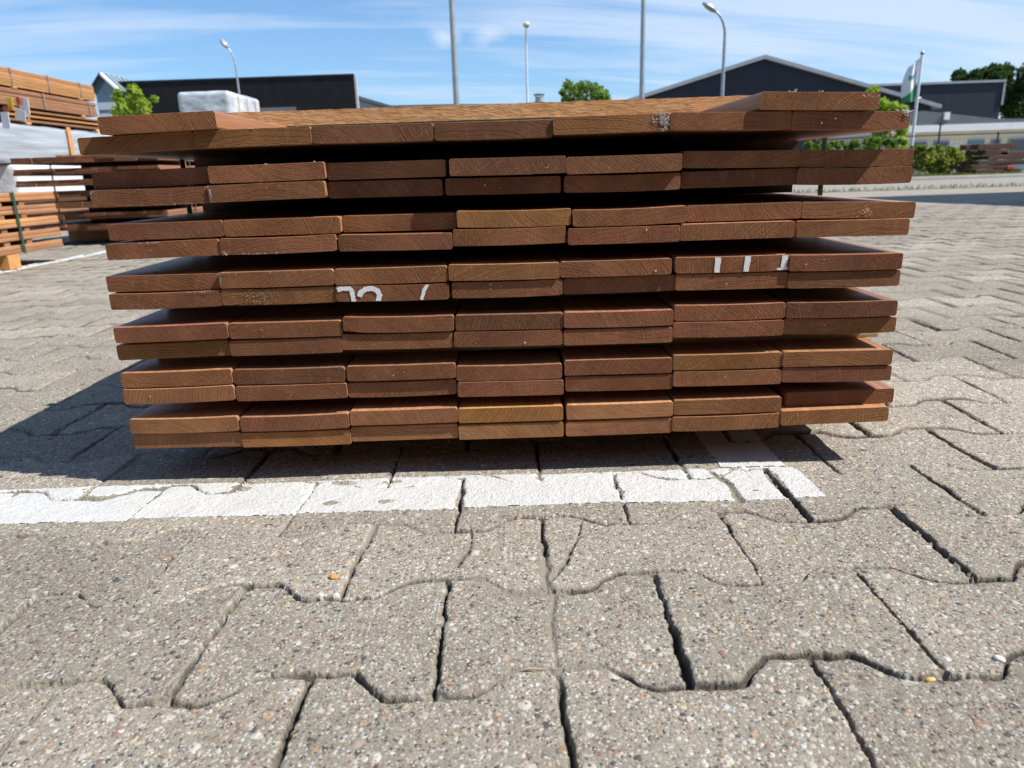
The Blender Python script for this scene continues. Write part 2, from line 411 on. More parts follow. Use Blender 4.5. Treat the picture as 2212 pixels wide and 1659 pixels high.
MAT['bearer'] = simple_mat('orange_bearer_wood', (0.50, 0.25, 0.085), 0.75, 0.25, 18.0, bump=0.001, bscale=90.0)
MAT['wrap'] = simple_mat('white_plastic_wrap', (0.46, 0.49, 0.52), 0.28, 0.30, 3.0, spec=0.7, bump=0.006, bscale=5.0)
MAT['gwrap'] = simple_mat('grey_plastic_wrap', (0.33, 0.36, 0.40), 0.28, 0.30, 5.0, spec=0.7, bump=0.012, bscale=8.0, stretch=(1, .12, 2.2))
MAT['tarp'] = simple_mat('white_tarpaulin', (0.58, 0.59, 0.60), 0.55, 0.06, 4.0, bump=0.02, bscale=5.0)
MAT['navy'] = simple_mat('dark_navy_cladding', (0.017, 0.021, 0.032), 0.55, 0.15, 0.8, spec=0.3)
MAT['black'] = simple_mat('black_brick_facade', (0.011, 0.011, 0.014), 0.75, 0.35, 1.6, spec=0.2)
MAT['trim'] = simple_mat('light_grey_metal_trim', (0.30, 0.32, 0.34), 0.45, 0.1, 2.0)
MAT['steel'] = simple_mat('galvanised_steel', (0.34, 0.36, 0.37), 0.42, 0.15, 5.0, metal=0.5)
MAT['whitesteel'] = simple_mat('white_painted_steel', (0.62, 0.64, 0.66), 0.4, 0.08, 5.0)
MAT['lens'] = simple_mat('clear_lamp_cover', (0.36, 0.37, 0.36), 0.2, 0.1, 10.0)
MAT['greywall'] = simple_mat('light_grey_panel_wall', (0.40, 0.41, 0.42), 0.6, 0.08, 1.0)
MAT['greyroof'] = simple_mat('grey_roof_felt', (0.14, 0.15, 0.16), 0.8, 0.15, 1.2)
MAT['cream'] = simple_mat('cream_render', (0.74, 0.67, 0.50), 0.8, 0.08, 1.0)
MAT['white'] = simple_mat('white_fascia_paint', (0.78, 0.78, 0.78), 0.5, 0.05, 2.0)
MAT['glass'] = simple_mat('dark_window_glass', (0.05, 0.07, 0.09), 0.06, 0.3, 0.5, spec=0.8)
MAT['skyglass'] = simple_mat('pale_blue_glazing', (0.09, 0.17, 0.20), 0.08, 0.35, 0.8, spec=0.8)
MAT['bark'] = simple_mat('brown_bark', (0.09, 0.065, 0.045), 0.9, 0.3, 6.0, bump=0.01, bscale=20.0)
MAT['leaf_young'] = leaf_mat('yellow_green_leaves', (0.15, 0.24, 0.025), (0.40, 0.50, 0.07), 2.5)
MAT['leaf_mid'] = leaf_mat('mid_green_leaves', (0.055, 0.11, 0.020), (0.18, 0.29, 0.05), 1.0)
MAT['leaf_dark'] = leaf_mat('dark_green_leaves', (0.014, 0.034, 0.010), (0.045, 0.085, 0.022), 0.6)
MAT['leaf_dry'] = leaf_mat('olive_shrub_leaves', (0.10, 0.14, 0.028), (0.38, 0.40, 0.08), 1.3)
MAT['grass'] = leaf_mat('verge_grass', (0.06, 0.095, 0.02), (0.20, 0.20, 0.06), 0.9)
MAT['oldwood'] = simple_mat('weathered_dark_timber', (0.105, 0.052, 0.032), 0.8, 0.4, 3.0, bump=0.004, bscale=30.0)
MAT['red'] = simple_mat('red_plastic_sheet', (0.45, 0.06, 0.03), 0.5, 0.1, 3.0)
MAT['yellow'] = simple_mat('yellow_paper', (0.80, 0.55, 0.03), 0.6, 0.05, 3.0)
MAT['paper'] = simple_mat('white_paper', (0.78, 0.77, 0.77), 0.6, 0.04, 3.0)
MAT['green'] = simple_mat('green_flag_cloth', (0.05, 0.25, 0.10), 0.8, 0.06, 3.0)
MAT['blue'] = simple_mat('blue_flag_cloth', (0.06, 0.22, 0.55), 0.8, 0.06, 3.0)
MAT['lime'] = simple_mat('lime_flag_cloth', (0.30, 0.45, 0.10), 0.8, 0.06, 3.0)
MAT['cloth'] = simple_mat('white_flag_cloth', (0.74, 0.74, 0.77), 0.8, 0.04, 3.0)
MAT['kerb'] = simple_mat('pale_kerb_stone', (0.25, 0.238, 0.212), 0.85, 0.12, 4.0)
MAT['pad'] = simple_mat('pale_sandy_gravel', (0.215, 0.203, 0.175), 0.9, 0.15, 3.0)
MAT['twig'] = simple_mat('dry_twig', (0.42, 0.33, 0.24), 0.8, 0.2, 60.0)
MAT['lint'] = simple_mat('pale_lint', (0.75, 0.75, 0.75), 0.8, 0.1, 60.0)
# ------------------------------------------------------------------ ground
PW_, PP_, PA_, PX0, PY0 = 0.2008, 0.1370, 0.0145, 0.131, 0.550
def gz(x, y):
    """height of the yard: a shallow dip under the stack, falling away towards the street"""
    z = 0.019 - 0.014 * sstep(y, 0.55, 1.0)
    z = z - 0.012 * np.maximum(y - 6.0, 0) * np.minimum(1, 60 / np.maximum(y, 1))
    return z
CRACKS = [((0.031, 0.49), (0.027, 0.55), (0.034, 0.60), (0.030, 0.625)), ((0.075, 0.755), (0.062, 0.70), (0.048, 0.655), (0.034, 0.628)),
          ((-0.055, 0.752), (-0.050, 0.70), (-0.062, 0.66)), ((0.262, 0.905), (0.275, 0.85), (0.27, 0.80))]
def paver(x, y, fine=True, wmin=0.0):
    xw = x + .004 * (fnoise(x, y, 7, 1, 2) - .5) * 2 + (.0022 * (fnoise(x, y, 60, 2, 2) - .5) * 2 if fine else 0)
    yw = y + .004 * (fnoise(x, y, 7, 3, 2) - .5) * 2 + (.0026 * (fnoise(x, y, 60, 4, 2) - .5) * 2 if fine else 0)
    u = np.mod((xw - PX0) / PW_, 1.0); e = np.minimum(u, 1 - u) * PW_
    T = 1 - 2 * sstep(e, .030, .070)
    k = np.floor((yw - PY0) / PP_ + .5)
    yb = lambda j: PY0 + (j + .5) * PP_ + np.where(np.mod(j, 2) == 0, 1, -1) * PA_ * T
    r = np.where(yw > yb(k), k + 1, np.where(yw < yb(k - 1), k - 1, k))
    dh = np.minimum(np.abs(yw - yb(r)), np.abs(yw - yb(r - 1)))
    ph = np.where(np.mod(r, 2) == 0, PX0, PX0 - PW_ / 2)
    i = np.round((xw - ph) / PW_)
    ds = np.abs(xw - (ph + i * PW_ + (_h(i, r, 5) - .5) * .005 + (yw - PY0 - r * PP_) * (_h(i, r, 6) - .5) * .05))
    pid = np.floor((xw - ph) / PW_)
    w = .0005 + .0019 * sstep(vnoise(x, y, 6.5, 8), .25, .85)
    w = np.maximum(w, wmin)
    dep = (.0015 + .0100 * sstep(fnoise(x, y, 8, 9, 2), .31, .52)) * (1 - .25 * sstep(y, 1.0, 2.2))
    d = np.minimum(dh, ds)
    cr = np.hypot(dh, ds); side = np.where(xw > ph + i * PW_, 1, 0) + np.where(yw > PY0 + r * PP_, 2, 0)
    rc = .0015 + .014 * np.maximum(_h(i * 4 + side, r, 13) - .45, 0)
    chip = cr - rc * (.6 + .9 * fnoise(x, y, 45, 14, 2))
    for c in CRACKS:
        for (ax, ay), (bx, by) in zip(c, c[1:]):
            tt = np.clip(((xw - ax) * (bx - ax) + (yw - ay) * (by - ay)) / ((bx - ax) ** 2 + (by - ay) ** 2), 0, 1)
            d = np.minimum(d, np.hypot(xw - ax - tt * (bx - ax), yw - ay - tt * (by - ay)) + .0008)
    de = d + ((.0024 * (fnoise(x, y, 130, 10, 2) - .5) + .0020 * (vnoise(x, y, 330, 12) - .5)) if fine else 0)
    dep0 = dep
    dep = dep * np.where(dh < ds, .62, 1.0)
    h = -dep * (1 - sstep(de, w * .6, w + .0013)) * (1 - .25 * vnoise(x, y, 300, 16))
    h = h - .0013 * (1 - sstep(de, w, w + .0045))
    ch = 1 - sstep(chip, -.001, .003)
    h = np.minimum(h, -(.0035 + .004 * fnoise(x, y, 110, 15, 2)) * ch)
    tilt = ((_h(pid, r, 21) - .5) * (xw - ph - (pid + .5) * PW_) + (_h(pid, r, 22) - .5) * (yw - PY0 - r * PP_)) * .028
    hp = (_h(pid, r, 20) - .5) * .0042 + tilt
    h = h + hp
    if fine: h = h + (fnoise(x, y, 85, 31, 3) - .5) * .0014
    spill = sstep(fnoise(x, y, 12, 33, 2), .45, .75) * .005
    j = np.maximum(1 - sstep(de, w * .8 + spill * .35, w + .0012 + spill), ch * .9)
    global SOIL_SHADE
    SOIL_SHADE = sstep(dep0, .003, .0075) * (1 - sstep(de, w + .0004, w + .0016)) * (1 - ch)  # dark fill of the deep joints: soil plus painted shade
    return h, j, _h(pid, r, 40), de - w, ch
def grid(xs, ys, fine=True, wmin=0.0):
    X, Y = np.meshgrid(xs, ys); x = X.ravel(); y = Y.ravel()
    h, j, tn, dd, ch = paver(x, y, fine, wmin)
    nx, ny = len(xs), len(ys)
    idx = np.arange(nx * ny).reshape(ny, nx)
    F = np.stack([idx[:-1, :-1], idx[:-1, 1:], idx[1:, 1:], idx[1:, :-1]], -1).reshape(-1, 4)
    return x, y, gz(x, y) + h, j, tn, F, dd, ch
def build_ground():
    V_, F_, J_, T_, S_ = [], [], [], [], []; n = 0
    def add(x, y, z, j, t, F, so_=None):
        nonlocal n
        S_.append(np.zeros(len(x)) if so_ is None else so_)
        V_.append(np.stack([x, y, z], 1)); F_.append(F + n); J_.append(j); T_.append(t); n += len(x)
    A = np.arange
    for x0, x1, y0, y1, st in ((-.52, .52, .28, .62, .00105), (-.82, .82, .62, 1.02, .00135), (-1.5, 1.5, 1.02, 1.75, .003),
                               (-3.2, 3.2, 1.75, 3.6, .0085), (-6, 6, 3.6, 7.0, .02)):
        x, y, z, j, t, F, _, _ = grid(np.linspace(x0, x1, int(round((x1 - x0) / st)) + 1), np.linspace(y0, y1, int(round((y1 - y0) / st)) + 1), st < .004, 0.0 if st < .002 else st * .9)
        add(x, y, z, j, t, F, SOIL_SHADE)
    # coarse side strips and the far yard, out to the horizon
    def quadgrid(xs, ys, dz=0.0):
        X, Y = np.meshgrid(xs, ys); x = X.ravel(); y = Y.ravel(); nx, ny = len(xs), len(ys)
        idx = A(nx * ny).reshape(ny, nx); F = np.stack([idx[:-1, :-1], idx[:-1, 1:], idx[1:, 1:], idx[1:, :-1]], -1).reshape(-1, 4)
        add(x, y, gz(x, y) + dz, np.full(len(x), .12), np.full(len(x), .5), F)
    quadgrid(np.linspace(-6.2, 6.2, 60), np.concatenate([np.linspace(-3, 7.1, 60)]), -.018)
    far = np.array([6.9, 8, 10, 13, 17, 22, 30, 40, 60, 100, 200, 500, 1500.])
    xs = np.array([-1500, -500, -150, -60, -30, -15, -8, 0, 8, 15, 30, 60, 150, 500, 1500.])
    quadgrid(xs, far, -.004)
    quadgrid(np.array([-1500, -200, -30, -6.1]), np.array([-40, -3, 3, 7.]), -.006)
    quadgrid(np.array([6.1, 30, 200, 1500]), np.array([-40, -3, 3, 7.]), -.006)
    quadgrid(np.array([-6.2, 0, 6.2]), np.array([-40, -3.]), -.006)
    me = mesh_np('ground', np.concatenate(V_), np.concatenate(F_), [MAT['paver']], True, {'joint': np.concatenate(J_), 'tone': np.concatenate(T_), 'soil_shade': np.concatenate(S_)})
    tag(link('ground', me), kind='structure')
def paint_line(name, x0, x1, y0, y1, st, wob=.0016, extra=None, fine=True):
    xs = np.linspace(x0 - .004, x1 + .004, int((x1 - x0 + .008) / st) + 1); ys = np.linspace(y0 - .004, y1 + .004, int((y1 - y0 + .008) / st) + 1)
    x, y, z, j, tn, F, dd, ch = grid(xs, ys, fine)
    n1 = fnoise(x, y, 40, 51, 3) - .5; n2 = fnoise(x, y, 150, 52, 2) - .5
    edge = np.minimum(np.minimum(x - x0, x1 - x), np.minimum(y - y0, y1 - y)) + n1 * .003 + n2 * wob
    thr = -.0010 + .0050 * sstep(fnoise(x, y, 22, 53, 2), .35, .7)
    worn = fnoise(x, y, 30, 54, 3)
    val = np.minimum(edge, np.minimum((dd - thr + n2 * .003), (.80 - worn - .10 * sstep(y, y1 - .045, y1)) * .03))
    val = np.minimum(val, .5 * (.62 - ch) * .01 + n2 * .002)
    if extra is not None: val = np.minimum(val, extra(x, y) + n1 * .003)
    keep = (val[F] > 0).sum(1) >= 3
    F = F[keep]
    used = np.unique(F); mp = np.full(len(x), -1); mp[used] = np.arange(len(used))
    zz = z + np.where(val > .0008, .0011, .0002)
    me = mesh_np(name, np.stack([x, y, zz], 1)[used], mp[F], [MAT['paint']], True)
    return tag(link(name, me), kind='structure')
build_ground()
paint_line('painted_line', -1.5, .379, .803, .915, .0011)
paint_line('painted_line', .281, .372, .917, 1.30, .0016)
paint_line('painted_line', .281, .372, 1.303, 4.6, .006, fine=False)
paint_line('painted_line', -2.60, -2.50, 1.6, 7.0, .008, fine=False)
BOARDS = [
 ("0", [(-0.4170,0.4722,0.0202,0.1422,0.9300), (0.3840,0.4721,-0.0333,0.1436,0.9320)]),
 ("1", [(-0.4517,0.4501,0.0266,0.1420,0.9410), (-0.3074,0.4524,0.0059,0.1441,0.9380), (-0.1606,0.4523,-0.0044,0.1485,0.9390), (-0.0126,0.4515,-0.0042,0.1447,0.9390), (0.1318,0.4541,0.0021,0.1428,0.9370), (0.2778,0.4531,-0.0223,0.1480,0.9360), (0.4243,0.4491,-0.0306,0.1438,0.9360)]),
 ("2u", [(-0.4442,0.4086,0.0169,0.1454,0.9480), (-0.2953,0.4103,0.0078,0.1446,0.9380), (-0.1485,0.4094,-0.0009,0.1479,0.9480), (0.0034,0.4089,-0.0051,0.1444,0.9360), (0.1478,0.4067,-0.0005,0.1434,0.9360), (0.2970,0.4080,-0.0217,0.1475,0.9500), (0.4433,0.4048,-0.0154,0.1440,0.9520)]),
 ("2l", [(-0.4452,0.3859,0.0007,0.1457,0.9380), (-0.2982,0.3878,0.0120,0.1462,0.9370), (-0.1522,0.3866,-0.0066,0.1445,0.9510), (-0.0028,0.3854,-0.0084,0.1454,0.9470), (0.1473,0.3839,-0.0047,0.1459,0.9450), (0.2960,0.3848,0.0017,0.1465,0.9530), (0.4424,0.3830,-0.0138,0.1452,0.9500)]),
 ("3u", [(-0.4315,0.3444,0.0038,0.1452,0.9380), (-0.2842,0.3445,-0.0009,0.1481,0.9380), (-0.1371,0.3441,-0.0050,0.1448,0.9480), (0.0093,0.3451,-0.0107,0.1442,0.9360), (0.1555,0.3427,0.0057,0.1436,0.9350), (0.3040,0.3430,0.0004,0.1461,0.9480), (0.4506,0.3408,-0.0298,0.1459,0.9480)]),
 ("3l", [(-0.4380,0.3210,0.0149,0.1444,0.9360), (-0.2909,0.3219,0.0037,0.1480,0.9350), (-0.1419,0.3207,-0.0139,0.1445,0.9350), (0.0028,0.3229,-0.0022,0.1427,0.9350), (0.1483,0.3201,-0.0019,0.1419,0.9340), (0.2925,0.3207,-0.0014,0.1450,0.9350), (0.4423,0.3190,-0.0091,0.1432,0.9400)]),
 ("4u", [(-0.4453,0.2788,-0.0049,0.1457,0.9380), (-0.2978,0.2795,-0.0012,0.1476,0.9330), (-0.1509,0.2790,-0.0018,0.1451,0.9330), (-0.0055,0.2790,-0.0110,0.1423,0.9320), (0.1382,0.2789,-0.0008,0.1432,0.9330), (0.2876,0.2789,-0.0051,0.1457,0.9330), (0.4334,0.2767,-0.0126,0.1447,0.9310)]),
 ("4l", [(-0.4441,0.2563,0.0041,0.1443,0.9340), (-0.2978,0.2570,-0.0047,0.1472,0.9340), (-0.1507,0.2566,-0.0115,0.1458,0.9330), (-0.0022,0.2564,-0.0010,0.1428,0.9340), (0.1430,0.2568,0.0031,0.1445,0.9370), (0.2882,0.2568,-0.0075,0.1448,0.9340), (0.4336,0.2546,-0.0061,0.1447,0.9330)]),
 ("5u", [(-0.4417,0.2141,0.0097,0.1479,0.9280), (-0.2934,0.2134,-0.0056,0.1470,0.9300), (-0.1454,0.2157,-0.0172,0.1444,0.9290), (-0.0007,0.2140,-0.0119,0.1405,0.9300), (0.1417,0.2131,-0.0076,0.1429,0.9290), (0.2872,0.2170,-0.0072,0.1451,0.9310), (0.4336,0.2155,-0.0092,0.1450,0.9310)]),
 ("5l", [(-0.4447,0.1904,0.0141,0.1480,0.9330), (-0.2955,0.1905,0.0014,0.1476,0.9310), (-0.1486,0.1929,-0.0105,0.1451,0.9310), (-0.0030,0.1917,-0.0121,0.1421,0.9300), (0.1413,0.1901,-0.0026,0.1427,0.9300), (0.2857,0.1948,-0.0118,0.1450,0.9300), (0.4345,0.1930,-0.0155,0.1489,0.9350)]),
 ("6u", [(-0.4437,0.1528,0.0072,0.1466,0.9275), (-0.2953,0.1513,-0.0067,0.1478,0.9285), (-0.1465,0.1511,-0.0020,0.1444,0.9285), (-0.0033,0.1458,-0.0082,0.1405,0.9285), (0.1418,0.1491,-0.0073,0.1431,0.9285), (0.2869,0.1512,-0.0042,0.1450,0.9285), (0.4327,0.1509,-0.0104,0.1453,0.9275)]),
 ("6l", [(-0.4434,0.1306,0.0090,0.1480,0.9255), (-0.2939,0.1291,-0.0020,0.1477,0.9265), (-0.1470,0.1274,0.0010,0.1449,0.9315), (-0.0021,0.1241,-0.0089,0.1413,0.9275), (0.1432,0.1261,-0.0093,0.1434,0.9295), (0.2877,0.1284,-0.0067,0.1444,0.9285), (0.4339,0.1286,-0.0151,0.1457,0.9285)]),
 ("7u", [(-0.4425,0.0884,-0.0061,0.1461,0.9240), (-0.2939,0.0869,0.0046,0.1466,0.9240), (-0.1469,0.0905,0.0012,0.1444,0.9240), (-0.0032,0.0888,-0.0037,0.1411,0.9240), (0.1437,0.0886,0.0009,0.1430,0.9240), (0.2889,0.0900,0.0019,0.1449,0.9250), (0.4458,0.0925,0.0125,0.1463,0.9380)]),
 ("7l", [(-0.4425,0.0661,-0.0114,0.1467,0.9270), (-0.2948,0.0635,-0.0029,0.1475,0.9260), (-0.1480,0.0667,0.0021,0.1449,0.9270), (-0.0034,0.0648,-0.0015,0.1422,0.9250), (0.1428,0.0648,0.0046,0.1436,0.9250), (0.2875,0.0668,0.0064,0.1446,0.9240), (0.4342,0.0715,0.0098,0.1450,0.9230)]),
]
# ------------------------------------------------------------------ boards
def board_mesh(name, w, t, L, cup=0.0, rad=0.0032, ncol=18, nick=None, rough=0.0, seed=0):
    """one planed board with eased edges; front end at y=0, runs to y=L; origin at the middle of its front end"""
    arc = [0.0, .12, .30, .55, .80, 1.0]
    us = [-w / 2 + rad * a for a in arc] + list(np.linspace(-w / 2 + rad, w / 2 - rad, ncol + 2)[1:-1]) + [w / 2 - rad * a for a in arc[::-1]]
    top, bot = [], []
    rr = random.Random(seed)
    for u in us:
        du = max(0.0, abs(u) - (w / 2 - rad)); dz = rad - math.sqrt(max(0.0, rad * rad - du * du))
        c = cup * ((2 * u / w) ** 2 - 0.33)
        top.append((u, t / 2 - dz + c + rr.uniform(-1, 1) * rough)); bot.append((u, -t / 2 + dz + c + rr.uniform(-1, 1) * rough))
    if nick:
        for i, (u, z) in enumerate(bot):
            if nick[0] < u < nick[1]: bot[i] = (u, z + nick[2] * (1 - (u - nick[0]) / (nick[1] - nick[0])))
    n = len(us); ring = [(u, z) for u, z in top] + [(u, z) for u, z in bot[::-1]]
    m = len(ring)
    stations = [(0.0, .0002), (.0003, 0.0), (.05, 0.0), (L * .5, 0.0), (L, 0.0)]
    v = []
    for y, ins in stations:
        for i, (u, z) in enumerate(ring):
            s_ = 1 if i < n else -1
            v.append((u * (1 - ins * 2 / w), y, z - s_ * ins * 0.9))
    f, mi, sm = [], [], []
    for k in range(len(stations) - 1):
        for i in range(m):
            j = (i + 1) % m
            f.append((k * m + j, k * m + i, (k + 1) * m + i, (k + 1) * m + j)); mi.append(1)
    for i in range(n - 1):
        f.append((i, i + 1, m - 2 - i, m - 1 - i)); mi.append(0)
        o = (len(stations) - 1) * m
        f.append((o + i + 1, o + i, o + m - 1 - i, o + m - 2 - i)); mi.append(0)
    me = mesh_np(name, v, f, [MAT['end'], MAT['side']], True, midx=mi)
    try: me.set_sharp_from_angle(angle=R(35))
    except Exception: pass
    return me
WOOD = {'reddish brown': (0.258, 0.106, 0.053), 'brown': (0.268, 0.118, 0.055), 'dark brown': (0.200, 0.087, 0.046), 'ochre brown': (0.300, 0.135, 0.054), 'light brown': (0.370, 0.170, 0.078), 'golden ochre': (0.395, 0.181, 0.060)}  # light brown raised to paint in the ground bounce on the lowest rows
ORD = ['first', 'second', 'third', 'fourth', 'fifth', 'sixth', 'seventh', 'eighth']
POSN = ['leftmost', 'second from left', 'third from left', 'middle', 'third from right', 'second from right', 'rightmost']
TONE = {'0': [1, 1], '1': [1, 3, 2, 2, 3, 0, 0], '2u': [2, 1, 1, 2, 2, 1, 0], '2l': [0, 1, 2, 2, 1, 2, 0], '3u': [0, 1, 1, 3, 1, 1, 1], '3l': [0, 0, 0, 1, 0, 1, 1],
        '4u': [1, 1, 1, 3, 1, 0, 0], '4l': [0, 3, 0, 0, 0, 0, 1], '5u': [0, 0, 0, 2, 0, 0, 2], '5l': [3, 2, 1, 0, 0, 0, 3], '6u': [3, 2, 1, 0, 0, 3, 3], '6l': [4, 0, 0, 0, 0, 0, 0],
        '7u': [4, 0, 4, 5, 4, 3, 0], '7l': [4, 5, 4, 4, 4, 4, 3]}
TN = list(WOOD)
T_B = 0.0205
SPECIAL = {('1', 4): ', pale wax smear on its end', ('4l', 2): ', white painted strokes', ('4u', 5): ', three white painted bars', ('4l', 1): ', greyish stain', ('3u', 6): ', cream flecks', ('5u', 2): ', split lower corner'}
near = {}
cups = random.Random(3)
for rn, L in BOARDS:
    for i, (x, z, rot, w, y) in enumerate(L):
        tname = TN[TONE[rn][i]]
        single = rn in '01'
        lay = {'2': 'first', '3': 'second', '4': 'third', '5': 'fourth', '6': 'fifth', '7': 'lowest'}.get(rn[0])
        cup = cups.uniform(-.0002, .0013) if not single else cups.uniform(-.0003, .0007)
        nick = (-w / 2, -w / 2 + .03, .0022) if (rn, i) == ('5u', 2) else None
        L_ = 3.05 + cups.uniform(-.03, .03)
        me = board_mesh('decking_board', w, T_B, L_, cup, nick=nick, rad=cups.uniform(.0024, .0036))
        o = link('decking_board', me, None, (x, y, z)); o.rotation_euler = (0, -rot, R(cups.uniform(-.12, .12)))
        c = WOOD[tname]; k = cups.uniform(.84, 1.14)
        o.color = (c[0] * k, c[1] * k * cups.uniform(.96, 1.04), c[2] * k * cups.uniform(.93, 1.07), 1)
        if rn == '0': lab = 'brown board lying loose on the %s end of the stack top' % ('left', 'right')[i]; grp = 'boards lying on top of the near stack'
        elif rn == '1': lab = '%s board end, %s in the single top layer' % (tname, POSN[i]); grp = 'boards of the near stack'
        else: lab = '%s board, %s in %s row of the %s double layer' % (tname, POSN[i], 'upper' if rn[1] == 'u' else 'lower', lay); grp = 'boards of the near stack'
        lab += SPECIAL.get((rn, i), '') if len((lab + SPECIAL.get((rn, i), '')).split()) <= 16 else ''
        tag(o, lab, 'board', grp)
        near[(rn, i)] = (o, w)

def ribbon(name, strokes, width, mat, parent, yoff=-.0005, jit=.0003, z0=-.0098, z1=.0098):
    """flat brush strokes on a board end, in the board's own x / z metres"""
    mb = MB(); rr = random.Random(len(strokes) * 7 + int(width * 1e5))
    for st in strokes:
        P = []
        for a, b in zip(st, st[1:]):
            for k in range(7): P.append((a[0] + (b[0] - a[0]) * k / 7, a[1] + (b[1] - a[1]) * k / 7))
        P.append(st[-1]); Lp, Rp = [], []
        for i, p in enumerate(P):
            q0 = P[max(0, i - 2)]; q1 = P[min(len(P) - 1, i + 2)]
            d = Vector((q1[0] - q0[0], q1[1] - q0[1])).normalized(); nrm = Vector((-d.y, d.x))
            for lst, s_ in ((Lp, 1), (Rp, -1)):
                h = width / 2 * (1 + rr.uniform(-.10, .10)) + rr.uniform(-jit, jit)
                lst.append((p[0] + nrm.x * h * s_, yoff, min(z1, max(z0, p[1] + nrm.y * h * s_))))
        for i in range(len(P) - 1): mb.poly([Lp[i], Lp[i + 1], Rp[i + 1], Rp[i]])
    return mb.build(name, mat, parent)
# the white strokes, measured on the photograph in millimetres of board width
o, w = near[('4l', 2)]
mm = lambda pts: [((a - 498) / 783 * .145, -(b - 367) / 112 * .0205) for a, b in pts]
ribbon('painted_mark', [mm([(118, 338), (160, 326), (203, 328), (218, 345), (226, 425)])], .0060, MAT['chalk'], o)
ribbon('painted_mark', [mm([(268, 388), (278, 360), (312, 336), (360, 330), (398, 348), (410, 380), (393, 428)])], .0066, MAT['chalk'], o)
ribbon('painted_mark', [mm([(750, 306), (722, 350), (700, 420)])], .0046, MAT['chalk'], o)
o, w = near[('4u', 5)]
mm = lambda pts: [((a - 822) / 785 * .145, -(b - 168) / 115 * .0205) for a, b in pts]
for st in ([(722, 114), (715, 226)], [(930, 108), (918, 222)], [(1188, 104), (1176, 206)]):
    ribbon('painted_mark', [mm(st)], .0074, MAT['chalk'], o)
ribbon('painted_mark', [mm([(1134, 210), (1206, 204)])], .0030, MAT['chalk'], o)
def flecks(name, parent, spots, mat, yoff=-.0004, seed=1):
    """small irregular flakes on a board end: (x, z, spread x, spread z, count, size)"""
    mb = MB(); rr = random.Random(seed); tot = sum(q[4] for q in spots)
    for x, z, sx, sz, n, s_ in spots:
        for _ in range(n):
            px = x + rr.gauss(0, sx); pz = z + rr.gauss(0, sz); k = s_ * rr.uniform(.4, 1.3); a0 = rr.uniform(0, 6.28); e = rr.uniform(.35, 1)
            pz = min(.0096, max(-.0096, pz)); px = min(.0715, max(-.0715, px)); b = rr.uniform(0, 3.14)
            pts = []
            for q in range(6):
                a = a0 + q * 1.047; r_ = k * rr.uniform(.6, 1.2); ux, uz = math.cos(a) * r_, math.sin(a) * r_ * e
                pts.append((px + ux * math.cos(b) - uz * math.sin(b), yoff - rr.uniform(0, .0006), pz + ux * math.sin(b) + uz * math.cos(b)))
            mb.poly(pts)
            if tot <= 6: mb.build(name, mat, parent); mb = MB()
    if tot > 6: o_ = mb.build(name, mat, parent); o_['kind'] = 'stuff'; return o_
def strands(name, parent, spots, mat, seed=1, r=.00022):
    """thin curled fibres: (x, y, z, length, count)"""
    mb = MB(); rr = random.Random(seed)
    for x, y, z, ln, n in spots:
        for _ in range(n):
            p = Vector((x + rr.gauss(0, ln * .4), y + rr.uniform(-.001, .004), z)); d = Vector((rr.uniform(-1, 1), rr.uniform(-.5, .3), rr.uniform(-.2, .9))).normalized()
            pts = [p]
            for q in range(5):
                d = (d + Vector((rr.uniform(-.5, .5), rr.uniform(-.3, .3), rr.uniform(-.6, .4)))).normalized(); p = p + d * ln / 5 * rr.uniform(.6, 1.2); pts.append(p)
            mb.tube(pts, [r, r, r, r, r * .8, r * .5], 4)
    o_ = mb.build(name, mat, parent); o_['kind'] = 'stuff'; return o_
B = lambda r, i: near[(r, i)][0]
flecks('wax_smear', B('1', 4), [(.061, .004, .0045, .004, 90, .0013), (.066, -.002, .003, .004, 60, .0012)], MAT['wax'], seed=2)
flecks('flake', B('3u', 6), [(.010, -.001, .006, .0035, 42, .00075)], MAT['fibre'], seed=3)
flecks('stain', B('4l', 1), [(-.030, .003, .012, .003, 130, .0006), (-.025, -.006, .010, .002, 60, .0008)], MAT['dust'], seed=4)
flecks('flake', B('2l', 0), [(-.069, .004, .002, .002, 9, .0009), (-.03, .006, .02, .003, 26, .0005), (.04, -.009, .012, .0006, 16, .0008), (-.005, -.009, .03, .0005, 14, .0007)], MAT['wax'], seed=5)
flecks('flake', B('2l', 1), [(-.070, .003, .0008, .005, 18, .0010)], MAT['wax'], seed=6)
flecks('flake', B('3l', 0), [(-.01, .0096, .008, .0004, 18, .0011), (.015, .005, .02, .003, 20, .0005), (-.06, -.009, .01, .0004, 6, .001)], MAT['wax'], seed=7)
flecks('flake', B('3l', 1), [(-.068, -.008, .002, .002, 14, .0011), (-.03, -.0095, .015, .0004, 16, .0011)], MAT['wax'], seed=8)
flecks('flake', B('4u', 1), [(-.062, .0096, .006, .0004, 16, .0011), (-.071, .0, .0006, .006, 10, .0009), (-.005, .0095, .002, .0006, 4, .0008)], MAT['wax'], seed=9)
flecks('flake', B('4l', 0), [(.045, .0096, .012, .0004, 18, .0010)], MAT['wax'], seed=10)
flecks('flake', B('0', 1), [(.056, .006, .004, .0012, 8, .0009)], MAT['lint'], seed=11)
flecks('flake', B('1', 6), [(.066, .008, .003, .002, 22, .0010), (-.035, -.003, .002, .0006, 3, .0012), (-.018, .002, .002, .0004, 2, .0012)], MAT['lint'], seed=12)
flecks('flake', B('4l', 3), [(-.022, .004, .001, .002, 7, .0010), (-.008, .005, .003, .002, 8, .0005)], MAT['wax'], seed=13)
flecks('flake', B('4u', 2), [(.062, .004, .005, .002, 9, .0007)], MAT['wax'], seed=14)
